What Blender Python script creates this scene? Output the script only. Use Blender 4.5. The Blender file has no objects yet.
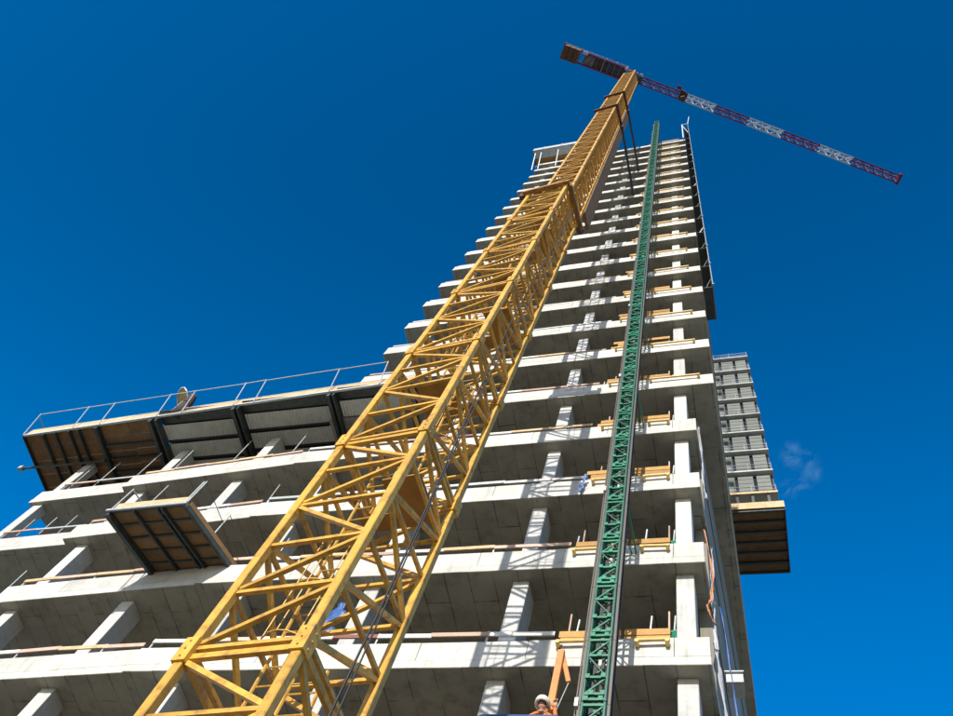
import bpy, bmesh, math, random
from mathutils import Vector, Matrix
random.seed(7)
S = bpy.context.scene
COL = S.collection
rad = math.radians

# ------------------------------------------------------------------ camera
FPX, CAMZ, D = 844.17, 1.7, 11.7
RC = ((0.9586535, 0.1960795, 0.2062432), (-0.1074950, 0.9205538, -0.3755335), (-0.2634924, 0.3378364, 0.9035698))
cd = bpy.data.cameras.new('camera'); cam = bpy.data.objects.new('camera', cd); COL.objects.link(cam)
cd.sensor_width = 36.0; cd.lens = FPX / 953.0 * 36.0; cd.clip_start = 0.05; cd.clip_end = 8000
m = Matrix.Identity(4)
for r in range(3):
    m[r][0] = RC[0][r]; m[r][1] = -RC[1][r]; m[r][2] = -RC[2][r]
m[0][3], m[1][3], m[2][3] = 0.0, -D, CAMZ
cam.matrix_world = m
S.camera = cam

# ------------------------------------------------------------------ sky, sun, exposure
SUN_EL, SUN_K = rad(27), -0.015                      # sun almost square on to the facade, behind the camera
w = bpy.data.worlds.new('World'); S.world = w; w.use_nodes = True
nt = w.node_tree; nt.nodes.clear()
def N(t, **k):
    n = nt.nodes.new(t)
    for a, b in k.items(): setattr(n, a, b)
    return n
out = N('ShaderNodeOutputWorld'); bg = N('ShaderNodeBackground'); sky = N('ShaderNodeTexSky')
sky.sky_type = 'NISHITA'; sky.sun_disc = False; sky.sun_elevation = SUN_EL; sky.sun_rotation = rad(180)
sky.altitude = 300; sky.air_density = 1.0; sky.dust_density = 1.0; sky.ozone_density = 2.5
hsv = N('ShaderNodeHueSaturation'); hsv.inputs['Hue'].default_value = 0.501; hsv.inputs['Saturation'].default_value = 1.5; hsv.inputs['Value'].default_value = 1.42
nt.links.new(sky.outputs[0], hsv.inputs['Color'])
tc0 = N('ShaderNodeTexCoord'); dt = N('ShaderNodeVectorMath', operation='DOT_PRODUCT'); dt.inputs[1].default_value = (0, 0.8, -0.6)
nt.links.new(tc0.outputs['Generated'], dt.inputs[0])
elv = N('ShaderNodeMapRange', interpolation_type='SMOOTHSTEP')          # clear air: deepest near the zenith, brighter down the far side of the sky
elv.inputs['From Min'].default_value = -0.52; elv.inputs['From Max'].default_value = 0.12; elv.inputs['To Min'].default_value = 1.30; elv.inputs['To Max'].default_value = 2.35
nt.links.new(dt.outputs['Value'], elv.inputs['Value']); nt.links.new(elv.outputs[0], hsv.inputs['Value'])
# one thin wisp of cloud, low on the right
tc = N('ShaderNodeTexCoord')
mp = N('ShaderNodeMapping'); mp.inputs['Location'].default_value = (0, 0, 0); mp.inputs['Scale'].default_value = (34, 34, 34)
nz = N('ShaderNodeTexNoise'); nz.inputs['Scale'].default_value = 1.0; nz.inputs['Detail'].default_value = 7; nz.inputs['Roughness'].default_value = 0.58; nz.inputs['Distortion'].default_value = 1.4
nt.links.new(tc.outputs['Generated'], mp.inputs[0]); nt.links.new(mp.outputs[0], nz.inputs['Vector'])
def math_(op, a, b=None, clamp=False):
    n = N('ShaderNodeMath', operation=op, use_clamp=clamp)
    for i, v in enumerate((a, b)):
        if v is None: continue
        if isinstance(v, (int, float)): n.inputs[i].default_value = v
        else: nt.links.new(v, n.inputs[i])
    return n.outputs[0]
def blob(d, r0, r1):
    v = N('ShaderNodeVectorMath', operation='DISTANCE'); v.inputs[1].default_value = d
    nt.links.new(tc.outputs['Generated'], v.inputs[0])
    mr = N('ShaderNodeMapRange', interpolation_type='SMOOTHSTEP')
    mr.inputs['From Min'].default_value = r1; mr.inputs['From Max'].default_value = r0
    mr.inputs['To Min'].default_value = 0; mr.inputs['To Max'].default_value = 1
    nt.links.new(v.outputs['Value'], mr.inputs['Value'])
    return mr.outputs[0]
WISP = [((0.0785, 0.482, 0.8725), 0.002, 0.020), ((0.092, 0.487, 0.8685), 0.002, 0.017), ((0.0935, 0.499, 0.8615), 0.0, 0.016), ((0.083, 0.508, 0.857), 0.0, 0.016), ((0.069, 0.513, 0.8555), 0.0, 0.015)]
acc = None
for dvec, r0, r1 in WISP:
    b = blob(Vector(dvec).normalized(), r0, r1)
    acc = b if acc is None else math_('MAXIMUM', acc, b)
nn = N('ShaderNodeMapRange'); nn.inputs['From Min'].default_value = 0.42; nn.inputs['From Max'].default_value = 0.72
nt.links.new(nz.outputs['Fac'], nn.inputs['Value'])
cl = math_('MULTIPLY', math_('MULTIPLY', acc, nn.outputs[0]), 0.16, True)
mx = N('ShaderNodeMix', data_type='RGBA'); mx.inputs['B'].default_value = (5.0, 8.2, 9.4, 1)
nt.links.new(cl, mx.inputs['Factor']); nt.links.new(hsv.outputs[0], mx.inputs['A'])
nt.links.new(mx.outputs['Result'], bg.inputs['Color']); bg.inputs['Strength'].default_value = 0.10
nt.links.new(bg.outputs[0], out.inputs[0])

sd = bpy.data.lights.new('sun', 'SUN'); sd.energy = 4.8; sd.angle = rad(0.5); sd.color = (1.0, 0.96, 0.88)
sun = bpy.data.objects.new('sun', sd); COL.objects.link(sun)
to_sun = Vector((SUN_K, -1, 0)).normalized() * math.cos(SUN_EL) + Vector((0, 0, math.sin(SUN_EL)))
sun.rotation_euler = to_sun.to_track_quat('Z', 'Y').to_euler(); sun.location = (0, -40, 60)
S.view_settings.view_transform = 'Standard'; S.view_settings.look = 'None'
S.view_settings.exposure = 0.27; S.view_settings.gamma = 1.0; S.view_settings.use_curve_mapping = False
S.render.engine = 'CYCLES'

# ------------------------------------------------------------------ materials
MATS = {}
def mat(name, col, rough=0.8, metal=0.0, noise=None, noise2=None, bump=0.0, bscale=20, vary=0.0, lines=None, spec=0.5, streak=0.0):
    """base colour, plus blotches (noise=(scale, dark colour, amount)), joint lines, relief and per-piece variation"""
    mt = bpy.data.materials.new(name); mt.use_nodes = True
    t = mt.node_tree; b = t.nodes['Principled BSDF']
    b.inputs['Roughness'].default_value = rough; b.inputs['Metallic'].default_value = metal
    b.inputs['Specular IOR Level'].default_value = spec
    geo = t.nodes.new('ShaderNodeNewGeometry')
    pos = geo.outputs['Position']
    cur = None
    def mixc(fac, a, bcol):
        mxn = t.nodes.new('ShaderNodeMix'); mxn.data_type = 'RGBA'
        if isinstance(fac, float): mxn.inputs['Factor'].default_value = fac
        else: t.links.new(fac, mxn.inputs['Factor'])
        if isinstance(a, tuple): mxn.inputs['A'].default_value = (*a, 1)
        else: t.links.new(a, mxn.inputs['A'])
        if isinstance(bcol, tuple): mxn.inputs['B'].default_value = (*bcol, 1)
        else: t.links.new(bcol, mxn.inputs['B'])
        return mxn.outputs['Result']
    def nfac(scale, lo, hi, amt, vec=pos, detail=6):
        n = t.nodes.new('ShaderNodeTexNoise'); n.inputs['Scale'].default_value = scale; n.inputs['Detail'].default_value = detail; n.inputs['Roughness'].default_value = 0.62
        t.links.new(vec, n.inputs['Vector'])
        r = t.nodes.new('ShaderNodeMapRange'); r.inputs['From Min'].default_value = lo; r.inputs['From Max'].default_value = hi; r.inputs['To Max'].default_value = amt
        t.links.new(n.outputs['Fac'], r.inputs['Value'])
        return r.outputs[0]
    cur = col
    if noise: cur = mixc(nfac(noise[0], 0.42, 0.68, noise[2]), cur, noise[1])
    if noise2: cur = mixc(nfac(noise2[0], 0.5, 0.72, noise2[2]), cur, noise2[1])
    if streak:
        mpn = t.nodes.new('ShaderNodeMapping'); mpn.inputs['Scale'].default_value = (5, 5, 0.35); t.links.new(pos, mpn.inputs[0])
        cur = mixc(nfac(1.6, 0.52, 0.75, streak, mpn.outputs[0]), cur, tuple(c * 0.45 for c in col))
    if lines:
        sx, sy, wdt, lc, amt = lines
        mpn = t.nodes.new('ShaderNodeMapping'); mpn.inputs['Rotation'].default_value = (0, 0, rad(90)); t.links.new(pos, mpn.inputs[0])
        bk = t.nodes.new('ShaderNodeTexBrick'); bk.inputs['Scale'].default_value = 1; bk.inputs['Brick Width'].default_value = sx; bk.inputs['Row Height'].default_value = sy
        bk.inputs['Mortar Size'].default_value = wdt; bk.inputs['Mortar Smooth'].default_value = 0.2; bk.offset = 0.37
        bk.inputs['Color1'].default_value = (0, 0, 0, 1); bk.inputs['Color2'].default_value = (0.16, 0.16, 0.16, 1); bk.inputs['Mortar'].default_value = (1, 1, 1, 1)
        t.links.new(mpn.outputs[0], bk.inputs['Vector'])
        fx = t.nodes.new('ShaderNodeMath'); fx.operation = 'MULTIPLY'; t.links.new(bk.outputs['Color'], fx.inputs[0]); fx.inputs[1].default_value = amt
        brk = nfac(1.3, 0.35, 0.6, 1.0)
        fy = t.nodes.new('ShaderNodeMath'); fy.operation = 'MULTIPLY'; t.links.new(fx.outputs[0], fy.inputs[0]); t.links.new(brk, fy.inputs[1])
        cur = mixc(fy.outputs[0], cur, lc)
    if vary:
        oi = t.nodes.new('ShaderNodeObjectInfo')
        r = t.nodes.new('ShaderNodeMapRange'); r.inputs['To Min'].default_value = 1 - vary; r.inputs['To Max'].default_value = 1 + vary * 0.4
        t.links.new(oi.outputs['Random'], r.inputs['Value'])
        h = t.nodes.new('ShaderNodeHueSaturation'); t.links.new(r.outputs[0], h.inputs['Value'])
        if isinstance(cur, tuple): h.inputs['Color'].default_value = (*cur, 1)
        else: t.links.new(cur, h.inputs['Color'])
        cur = h.outputs[0]
    if isinstance(cur, tuple): b.inputs['Base Color'].default_value = (*cur, 1)
    else: t.links.new(cur, b.inputs['Base Color'])
    if bump:
        n = t.nodes.new('ShaderNodeTexNoise'); n.inputs['Scale'].default_value = bscale; n.inputs['Detail'].default_value = 5; t.links.new(pos, n.inputs['Vector'])
        bp = t.nodes.new('ShaderNodeBump'); bp.inputs['Strength'].default_value = bump; bp.inputs['Distance'].default_value = 0.02
        t.links.new(n.outputs['Fac'], bp.inputs['Height']); t.links.new(bp.outputs[0], b.inputs['Normal'])
    MATS[name] = mt
    return mt
CONC = (0.58, 0.565, 0.52)
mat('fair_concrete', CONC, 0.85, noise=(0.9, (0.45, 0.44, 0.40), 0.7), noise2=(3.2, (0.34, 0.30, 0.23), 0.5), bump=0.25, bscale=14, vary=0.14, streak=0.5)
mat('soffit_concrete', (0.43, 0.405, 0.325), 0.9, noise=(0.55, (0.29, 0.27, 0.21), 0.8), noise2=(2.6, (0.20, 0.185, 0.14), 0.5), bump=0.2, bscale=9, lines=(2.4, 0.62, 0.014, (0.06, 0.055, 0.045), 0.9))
mat('column_concrete', (0.57, 0.56, 0.53), 0.85, noise=(1.6, (0.43, 0.43, 0.41), 0.7), noise2=(6, (0.33, 0.31, 0.27), 0.4), bump=0.2, bscale=14, vary=0.16, streak=0.4)
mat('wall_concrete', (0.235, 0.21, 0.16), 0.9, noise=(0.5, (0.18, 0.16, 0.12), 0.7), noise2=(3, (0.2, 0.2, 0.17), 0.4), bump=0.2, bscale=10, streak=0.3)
mat('floor_concrete', (0.19, 0.17, 0.135), 0.9, noise=(1, (0.14, 0.13, 0.12), 0.6))
mat('crane_yellow', (0.70, 0.395, 0.058), 0.42, noise=(2.0, (0.54, 0.27, 0.035), 0.8), noise2=(8, (0.16, 0.08, 0.03), 0.65), vary=0.2, streak=0.5, bump=0.06, bscale=30)
mat('crane_yellow_aged', (0.62, 0.33, 0.045), 0.5, noise=(2.5, (0.46, 0.22, 0.03), 0.7), noise2=(9, (0.22, 0.10, 0.02), 0.4), vary=0.15)
mat('collar_ochre', (0.36, 0.18, 0.04), 0.6, noise=(5, (0.12, 0.05, 0.015), 0.7))
mat('duct_brown', (0.23, 0.11, 0.02), 0.6, noise=(2, (0.10, 0.04, 0.012), 0.6))
mat('platform_steel', (0.34, 0.17, 0.03), 0.55, noise=(4, (0.2, 0.09, 0.02), 0.6))
mat('rust_brown', (0.10, 0.035, 0.015), 0.6, noise=(6, (0.05, 0.02, 0.012), 0.6))
mat('rubber_black', (0.012, 0.012, 0.013), 0.6)
mat('hoist_green', (0.012, 0.23, 0.125), 0.45, noise=(9, (0.005, 0.11, 0.06), 0.6), vary=0.25)
mat('hoist_dark', (0.012, 0.10, 0.062), 0.5, noise=(6, (0.012, 0.03, 0.022), 0.8))
mat('hoist_rail', (0.085, 0.08, 0.068), 0.5, metal=0.3, noise=(5, (0.09, 0.06, 0.045), 0.6))
mat('galvanised', (0.52, 0.55, 0.54), 0.5, metal=0.15, noise=(8, (0.28, 0.31, 0.32), 0.5), vary=0.2)
mat('dark_steel', (0.07, 0.085, 0.08), 0.5, metal=0.3, noise=(6, (0.03, 0.028, 0.022), 0.6), vary=0.2)
mat('timber_yellow', (0.46, 0.24, 0.045), 0.6, noise=(7, (0.34, 0.15, 0.025), 0.6), noise2=(20, (0.26, 0.12, 0.03), 0.3), vary=0.25)
mat('beam_yellow', (0.74, 0.50, 0.15), 0.5, noise=(7, (0.55, 0.32, 0.08), 0.5), vary=0.12)
mat('timber_pale', (0.62, 0.44, 0.25), 0.75, noise=(4, (0.46, 0.28, 0.13), 0.7), noise2=(18, (0.3, 0.18, 0.09), 0.35), vary=0.18)
mat('plywood', (0.27, 0.155, 0.06), 0.75, noise=(2.2, (0.17, 0.085, 0.03), 0.75), noise2=(9, (0.09, 0.05, 0.025), 0.5), vary=0.25)
mat('plank_pinkish', (0.62, 0.43, 0.33), 0.75, noise=(5, (0.45, 0.25, 0.18), 0.6), vary=0.3)
mat('rail_red', (0.30, 0.115, 0.085), 0.7, noise=(8, (0.22, 0.09, 0.07), 0.6), vary=0.3)
mat('rail_white', (0.72, 0.68, 0.62), 0.6, noise=(8, (0.5, 0.45, 0.4), 0.5), vary=0.15)
mat('corrugated', (0.66, 0.67, 0.60), 0.6, metal=0.0, noise=(3, (0.48, 0.48, 0.42), 0.6), vary=0.1)
mat('jib_red', (0.17, 0.02, 0.075), 0.45, noise=(3, (0.13, 0.012, 0.03), 0.5), vary=0.15)
mat('jib_white', (0.60, 0.63, 0.63), 0.45, noise=(4, (0.5, 0.5, 0.5), 0.4))
mat('ballast', (0.30, 0.28, 0.25), 0.9, noise=(2, (0.2, 0.18, 0.15), 0.6), bump=0.2)
mat('ballast_brown', (0.13, 0.07, 0.04), 0.8, noise=(2, (0.08, 0.035, 0.025), 0.6))
mat('machine_grey', (0.25, 0.27, 0.27), 0.5, noise=(4, (0.16, 0.17, 0.17), 0.5))
mat('panel_grey', (0.15, 0.165, 0.15), 0.6, noise=(1.5, (0.11, 0.12, 0.11), 0.6), vary=0.25)
mat('dull_concrete', (0.50, 0.51, 0.48), 0.85, noise=(1.2, (0.27, 0.27, 0.25), 0.6), vary=0.1)
mat('gap_dark', (0.02, 0.025, 0.03), 0.15)
mat('screen_sheet', (0.24, 0.25, 0.23), 0.55, noise=(2, (0.09, 0.09, 0.085), 0.6), vary=0.25)
mat('tarp_blue', (0.03, 0.10, 0.30), 0.5, noise=(6, (0.02, 0.06, 0.18), 0.6), bump=0.4, bscale=7)
mat('tarp_pale', (0.33, 0.34, 0.37), 0.5, noise=(5, (0.22, 0.25, 0.33), 0.7), bump=0.4, bscale=9)
mat('net_orange', (0.45, 0.20, 0.09), 0.7, noise=(8, (0.42, 0.15, 0.04), 0.5))
mat('plank_orange', (0.60, 0.235, 0.06), 0.6, noise=(6, (0.45, 0.15, 0.03), 0.5), noise2=(16, (0.25, 0.09, 0.02), 0.3))
mat('basket_blue', (0.02, 0.06, 0.20), 0.4, noise=(6, (0.015, 0.035, 0.1), 0.4))
mat('helmet_white', (0.78, 0.75, 0.68), 0.35)
mat('skin', (0.45, 0.25, 0.17), 0.6); mat('hi_vis', (0.70, 0.20, 0.03), 0.75, noise=(9, (0.5, 0.13, 0.02), 0.4)); mat('trousers', (0.04, 0.06, 0.12), 0.85)
mat('site_ground', (0.20, 0.18, 0.145), 0.95, noise=(0.35, (0.13, 0.115, 0.09), 0.8), noise2=(3, (0.28, 0.26, 0.22), 0.5), bump=0.5, bscale=3)
mat('straw_board', (0.55, 0.40, 0.14), 0.7, noise=(9, (0.4, 0.26, 0.08), 0.5))
mat('cloth_dark', (0.06, 0.04, 0.035), 0.9, noise=(8, (0.03, 0.025, 0.03), 0.5))

# ------------------------------------------------------------------ mesh builder
class MB:
    def __init__(s): s.v = []; s.f = []; s.mi = []; s.cm = 0
    def poly(s, vs, fs):
        o = len(s.v); s.v += [tuple(p) for p in vs]
        for f in fs: s.f.append(tuple(i + o for i in f)); s.mi.append(s.cm)
        return s
    def box(s, x0, x1, y0, y1, z0, z1, bottom=None):
        c = s.cm
        vs = [(x0, y0, z0), (x1, y0, z0), (x1, y1, z0), (x0, y1, z0), (x0, y0, z1), (x1, y0, z1), (x1, y1, z1), (x0, y1, z1)]
        o = len(s.v); s.v += vs
        for k, f in enumerate(((3, 2, 1, 0), (4, 5, 6, 7), (0, 1, 5, 4), (1, 2, 6, 5), (2, 3, 7, 6), (3, 0, 4, 7))):
            s.f.append(tuple(i + o for i in f)); s.mi.append(bottom if (bottom is not None and k == 0) else c)
        return s
    def prism(s, pts, z0, z1, bottom=None, top=None):      # pts counter-clockwise in plan
        n = len(pts); o = len(s.v); c = s.cm
        s.v += [(x, y, z0) for x, y in pts] + [(x, y, z1) for x, y in pts]
        s.f.append(tuple(o + i for i in reversed(range(n)))); s.mi.append(c if bottom is None else bottom)
        s.f.append(tuple(o + n + i for i in range(n))); s.mi.append(c if top is None else top)
        for i in range(n):
            j = (i + 1) % n; s.f.append((o + i, o + j, o + n + j, o + n + i)); s.mi.append(c)
        return s
    def bar(s, a, b, wd, ht=None, up=(0, 0, 1)):            # rectangular bar from a to b
        ht = wd if ht is None else ht
        a, b = Vector(a), Vector(b); d = (b - a).normalized(); u = Vector(up)
        if abs(d.dot(u)) > 0.98: u = Vector((0, 1, 0))
        sx = d.cross(u).normalized(); sz = sx.cross(d).normalized()
        vs = []
        for p in (a, b):
            for i, j in ((-1, -1), (1, -1), (1, 1), (-1, 1)): vs.append(p + sx * (i * wd / 2) + sz * (j * ht / 2))
        return s.poly(vs, ((0, 3, 2, 1), (4, 5, 6, 7), (0, 1, 5, 4), (1, 2, 6, 5), (2, 3, 7, 6), (3, 0, 4, 7)))
    def tube(s, pts, r, n=8, r1=None):
        pts = [Vector(p) for p in pts]; o = len(s.v); L = len(pts)
        for k, p in enumerate(pts):
            d = (pts[min(k + 1, L - 1)] - pts[max(k - 1, 0)]).normalized()
            u = Vector((0, 0, 1)) if abs(d.z) < 0.9 else Vector((0, 1, 0))
            sx = d.cross(u).normalized(); sy = d.cross(sx).normalized()
            rr = r if r1 is None else r + (r1 - r) * k / (L - 1)
            for i in range(n):
                a = 2 * math.pi * i / n; s.v.append(tuple(p + sx * (rr * math.cos(a)) + sy * (rr * math.sin(a))))
        for k in range(L - 1):
            for i in range(n):
                j = (i + 1) % n; s.f.append((o + k * n + i, o + k * n + j, o + (k + 1) * n + j, o + (k + 1) * n + i)); s.mi.append(s.cm)
        s.f.append(tuple(o + i for i in reversed(range(n)))); s.mi.append(s.cm)
        s.f.append(tuple(o + (L - 1) * n + i for i in range(n))); s.mi.append(s.cm)
        return s
    def mesh(s, name, mats, smooth=False):
        me = bpy.data.meshes.new(name); me.from_pydata(s.v, [], s.f); me.validate()
        if isinstance(mats, str): mats = [mats]
        for q in mats: me.materials.append(MATS[q])
        if len(mats) > 1: me.polygons.foreach_set('material_index', s.mi)
        bm = bmesh.new(); bm.from_mesh(me); bmesh.ops.recalc_face_normals(bm, faces=bm.faces); bm.to_mesh(me); bm.free()
        if smooth: me.polygons.foreach_set('use_smooth', [True] * len(me.polygons))
        return me
    def build(s, name, mats, parent=None, bevel=0, smooth=False):
        return link(name, s.mesh(name, mats, smooth), parent, bevel=bevel)
def link(name, me, parent=None, loc=(0, 0, 0), rotz=0, bevel=0):
    o = bpy.data.objects.new(name, me); COL.objects.link(o); o.location = loc; o.rotation_euler.z = rotz
    if parent is not None:
        o.parent = parent
        if 'wpos' in parent: o.matrix_parent_inverse = Matrix.Translation(-Vector(parent['wpos']))
    if bevel:
        b = o.modifiers.new('bevel', 'BEVEL'); b.width = bevel; b.segments = 1; b.limit_method = 'ANGLE'
    return o
ROOTS = []
def thing(name, label, cat, loc=(0, 0, 0), group=None):      # an empty at the thing's base; its parts are given in world coordinates
    o = bpy.data.objects.new(name, None); COL.objects.link(o); o.location = loc; o['wpos'] = loc
    o.empty_display_size = 0.3; ROOTS.append(o)
    return tag(o, label, cat, group)
def tag(o, label, cat, group=None):
    o['label'] = label; o['category'] = cat
    if group: o['group'] = group
    return o
ST = 3.3027
def LV(i): return 14.98 + ST * i            # underside of floor slab i (0 = lowest one in view)
ORD = ['lowest', 'second', 'third', 'fourth', 'fifth', 'sixth', 'seventh', 'eighth', 'ninth', 'tenth', 'eleventh', 'twelfth', 'thirteenth', 'fourteenth', 'fifteenth', 'sixteenth', 'seventeenth', 'eighteenth', 'nineteenth', 'twentieth', 'twenty-first', 'topmost']

# ------------------------------------------------------------------ ground
g = MB(); R_ = 3000
g.poly([(-R_, -R_, 0), (R_, -R_, 0), (R_, R_, 0), (-R_, R_, 0)], ((0, 1, 2, 3),))
gr = g.build('ground', 'site_ground'); gr['kind'] = 'structure'

# ------------------------------------------------------------------ tower
XL, TOP = -13.85, 21
SLT = 0.24                                    # slab thickness, the upstand above it makes the edge 0.80 deep
tower = thing('concrete_tower', 'tall unfinished concrete tower with white slab edges and open floors', 'building', (-7, 8, 0))
def xr(i): return -0.57 if i < 4 else 0.08
COLX = [-1.05, -4.9, -8.75, -12.6]
CMESH = {}
for i in range(-3, TOP + 1):
    z = LV(i)
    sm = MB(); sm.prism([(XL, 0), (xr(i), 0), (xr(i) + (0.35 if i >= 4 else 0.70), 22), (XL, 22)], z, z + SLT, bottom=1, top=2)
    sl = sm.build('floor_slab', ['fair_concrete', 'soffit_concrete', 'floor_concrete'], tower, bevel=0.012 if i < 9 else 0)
    # upstand panels along the front edge
    cuts = [XL]
    x = XL + random.uniform(1.5, 3.8)
    while x < xr(i) - 1.6:
        cuts.append(x); x += random.choice((2.4, 3.85, 3.85, 4.6))
    cuts.append(xr(i))
    if i < 4: cuts[-1:] = [-1.27, xr(i)]
    cuts = sorted(set(cuts))
    for a, b in zip(cuts, cuts[1:]):
        if b - a < 0.3: continue
        q = MB(); dy = random.uniform(0.006, 0.016)
        q.box(a + 0.005, b - 0.005, dy, 0.22, z + SLT + 0.004, z + 0.80 + random.uniform(-0.008, 0.008))
        q.build('upstand_panel', 'fair_concrete', sl, bevel=0.01 if i < 8 else 0)
    if i < TOP:
        for x in COLX:
            q = MB(); q.box(x - 0.2, x + 0.2, 0.33, 1.0, z + SLT, LV(i + 1))
            q.build('column', 'column_concrete', tower, bevel=0.015)
# ground-floor columns and an unseen inner core, added to block light through the floors
for x in COLX:
    MB().box(x - 0.25, x + 0.25, 0.33, 1.0, 0, LV(-3)).build('column', 'column_concrete', tower, bevel=0.015)
for i in range(-3, TOP):
    MB().box(-12.5, -2.6, 5.2, 17, LV(i) + SLT, LV(i + 1)).build('unseen_core_wall', 'wall_concrete', tower)
MB().box(-12.5, -2.6, 5.2, 17, 0, LV(-3)).build('unseen_core_wall', 'wall_concrete', tower)
# the plain flank wall on the right, swinging very slightly outwards
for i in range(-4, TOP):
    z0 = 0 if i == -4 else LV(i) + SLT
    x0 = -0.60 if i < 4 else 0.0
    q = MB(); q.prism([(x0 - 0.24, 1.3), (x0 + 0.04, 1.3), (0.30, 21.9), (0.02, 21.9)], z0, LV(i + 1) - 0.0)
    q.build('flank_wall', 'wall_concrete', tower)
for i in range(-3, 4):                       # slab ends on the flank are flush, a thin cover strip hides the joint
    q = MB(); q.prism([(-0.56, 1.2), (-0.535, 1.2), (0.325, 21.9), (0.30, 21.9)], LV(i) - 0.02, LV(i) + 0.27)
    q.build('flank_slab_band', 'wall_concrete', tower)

# ------------------------------------------------------------------ rear block, cantilevered out behind the tower on the right
rear = thing('rear_block', 'grey clad block with railed balconies jutting out behind the tower', 'building', (2, 26, LV(12)))
XR = 3.78
for i in range(13, 22):
    z = LV(i) - 0.1
    q = MB(); q.prism([(0.36, 22.2), (XR, 22.2), (XR, 26.2), (0.36, 26.2)], z, z + 0.20)
    q.build('balcony_slab', 'dull_concrete', rear, bevel=0.01)
    if i < 21:
        for k, (a, b) in enumerate(((0.40, 0.92), (1.15, 2.26), (2.52, 3.50))):
            q = MB(); q.box(a, b, 22.55, 22.65, z + 0.3, z + ST)
            pn = q.build('cladding_panel', 'panel_grey', rear)
            for zz in (0.9, 1.5, 2.1, 2.7):
                MB().box(a + 0.02, b - 0.02, 22.525, 22.55, z + zz, z + zz + 0.035).build('batten', 'panel_grey', pn)
        MB().box(0.40, XR - 0.12, 22.72, 22.80, z + 0.3, z + ST).build('back_wall', 'gap_dark', rear)  # near-black wall, so the gaps between the panels come out dark
        MB().box(XR - 0.16, XR - 0.06, 22.81, 26.0, z + 0.3, z + ST).build('side_wall', 'panel_grey', rear)
    if i < 21 or True:
        r = MB(); zt = z + 0.3
        for hz in (0.42, 0.85): r.tube([(0.4, 22.28, zt + hz), (XR - 0.06, 22.28, zt + hz)], 0.02, 5); r.tube([(XR - 0.06, 22.28, zt + hz), (XR - 0.06, 22.8, zt + hz)], 0.02, 5)
        for x in (0.45, 2.0, XR - 0.06): r.tube([(x, 22.28, zt - 0.05), (x, 22.28, zt + 1.02)], 0.02, 5)
        r.build('railing', 'galvanised', rear)
MB().box(0.36, XR - 0.05, 22.25, 26.2, LV(12) + 0.25, LV(12) + 0.6).build('base_slab', 'plywood', rear)
MB().box(0.36, XR, 22.14, 22.24, LV(13) - 0.12, LV(13) + 0.12).build('edge_board', 'timber_pale', rear)
for x in (0.8, 1.9, 3.0): MB().box(x, x + 0.2, 22.3, 22.55, LV(12) + 0.6, LV(13) - 0.1).build('stub_column', 'dark_steel', rear)
MB().box(0.36, XR - 0.1, 23.3, 23.5, LV(12) + 0.6, LV(13) - 0.1).build('back_wall', 'panel_grey', rear)
# timber protection deck under it
pd = thing('protection_deck', 'brown timber protection deck hanging under the grey rear block', 'platform', (2, 23, LV(12) - 0.5))
zz = LV(12) - 0.45
for k in range(16):
    y0 = 21.2 + k * 0.325
    MB().box(0.32, 3.85, y0 + 0.006, y0 + 0.318, zz + random.uniform(0, 0.02), zz + 0.07).build('plank', 'plywood', pd)
for k in range(7):
    y0 = 21.25 + k * 0.84
    MB().box(0.31, 3.84, y0, y0 + 0.13, zz - 0.2, zz - 0.006).build('bearer', 'dark_steel', pd)
MB().box(3.855, 3.90, 21.2, 26.4, zz - 0.2, zz + 0.4).build('side_board', 'dark_steel', pd)
for a, b in ((0.3, 1.5), (1.51, 2.7), (2.71, 3.9)):
    MB().box(a, b, 21.12, 21.17, zz - 0.02, zz + 0.75 + random.uniform(-0.03, 0.03)).build('toe_board', 'timber_pale', pd)

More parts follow.
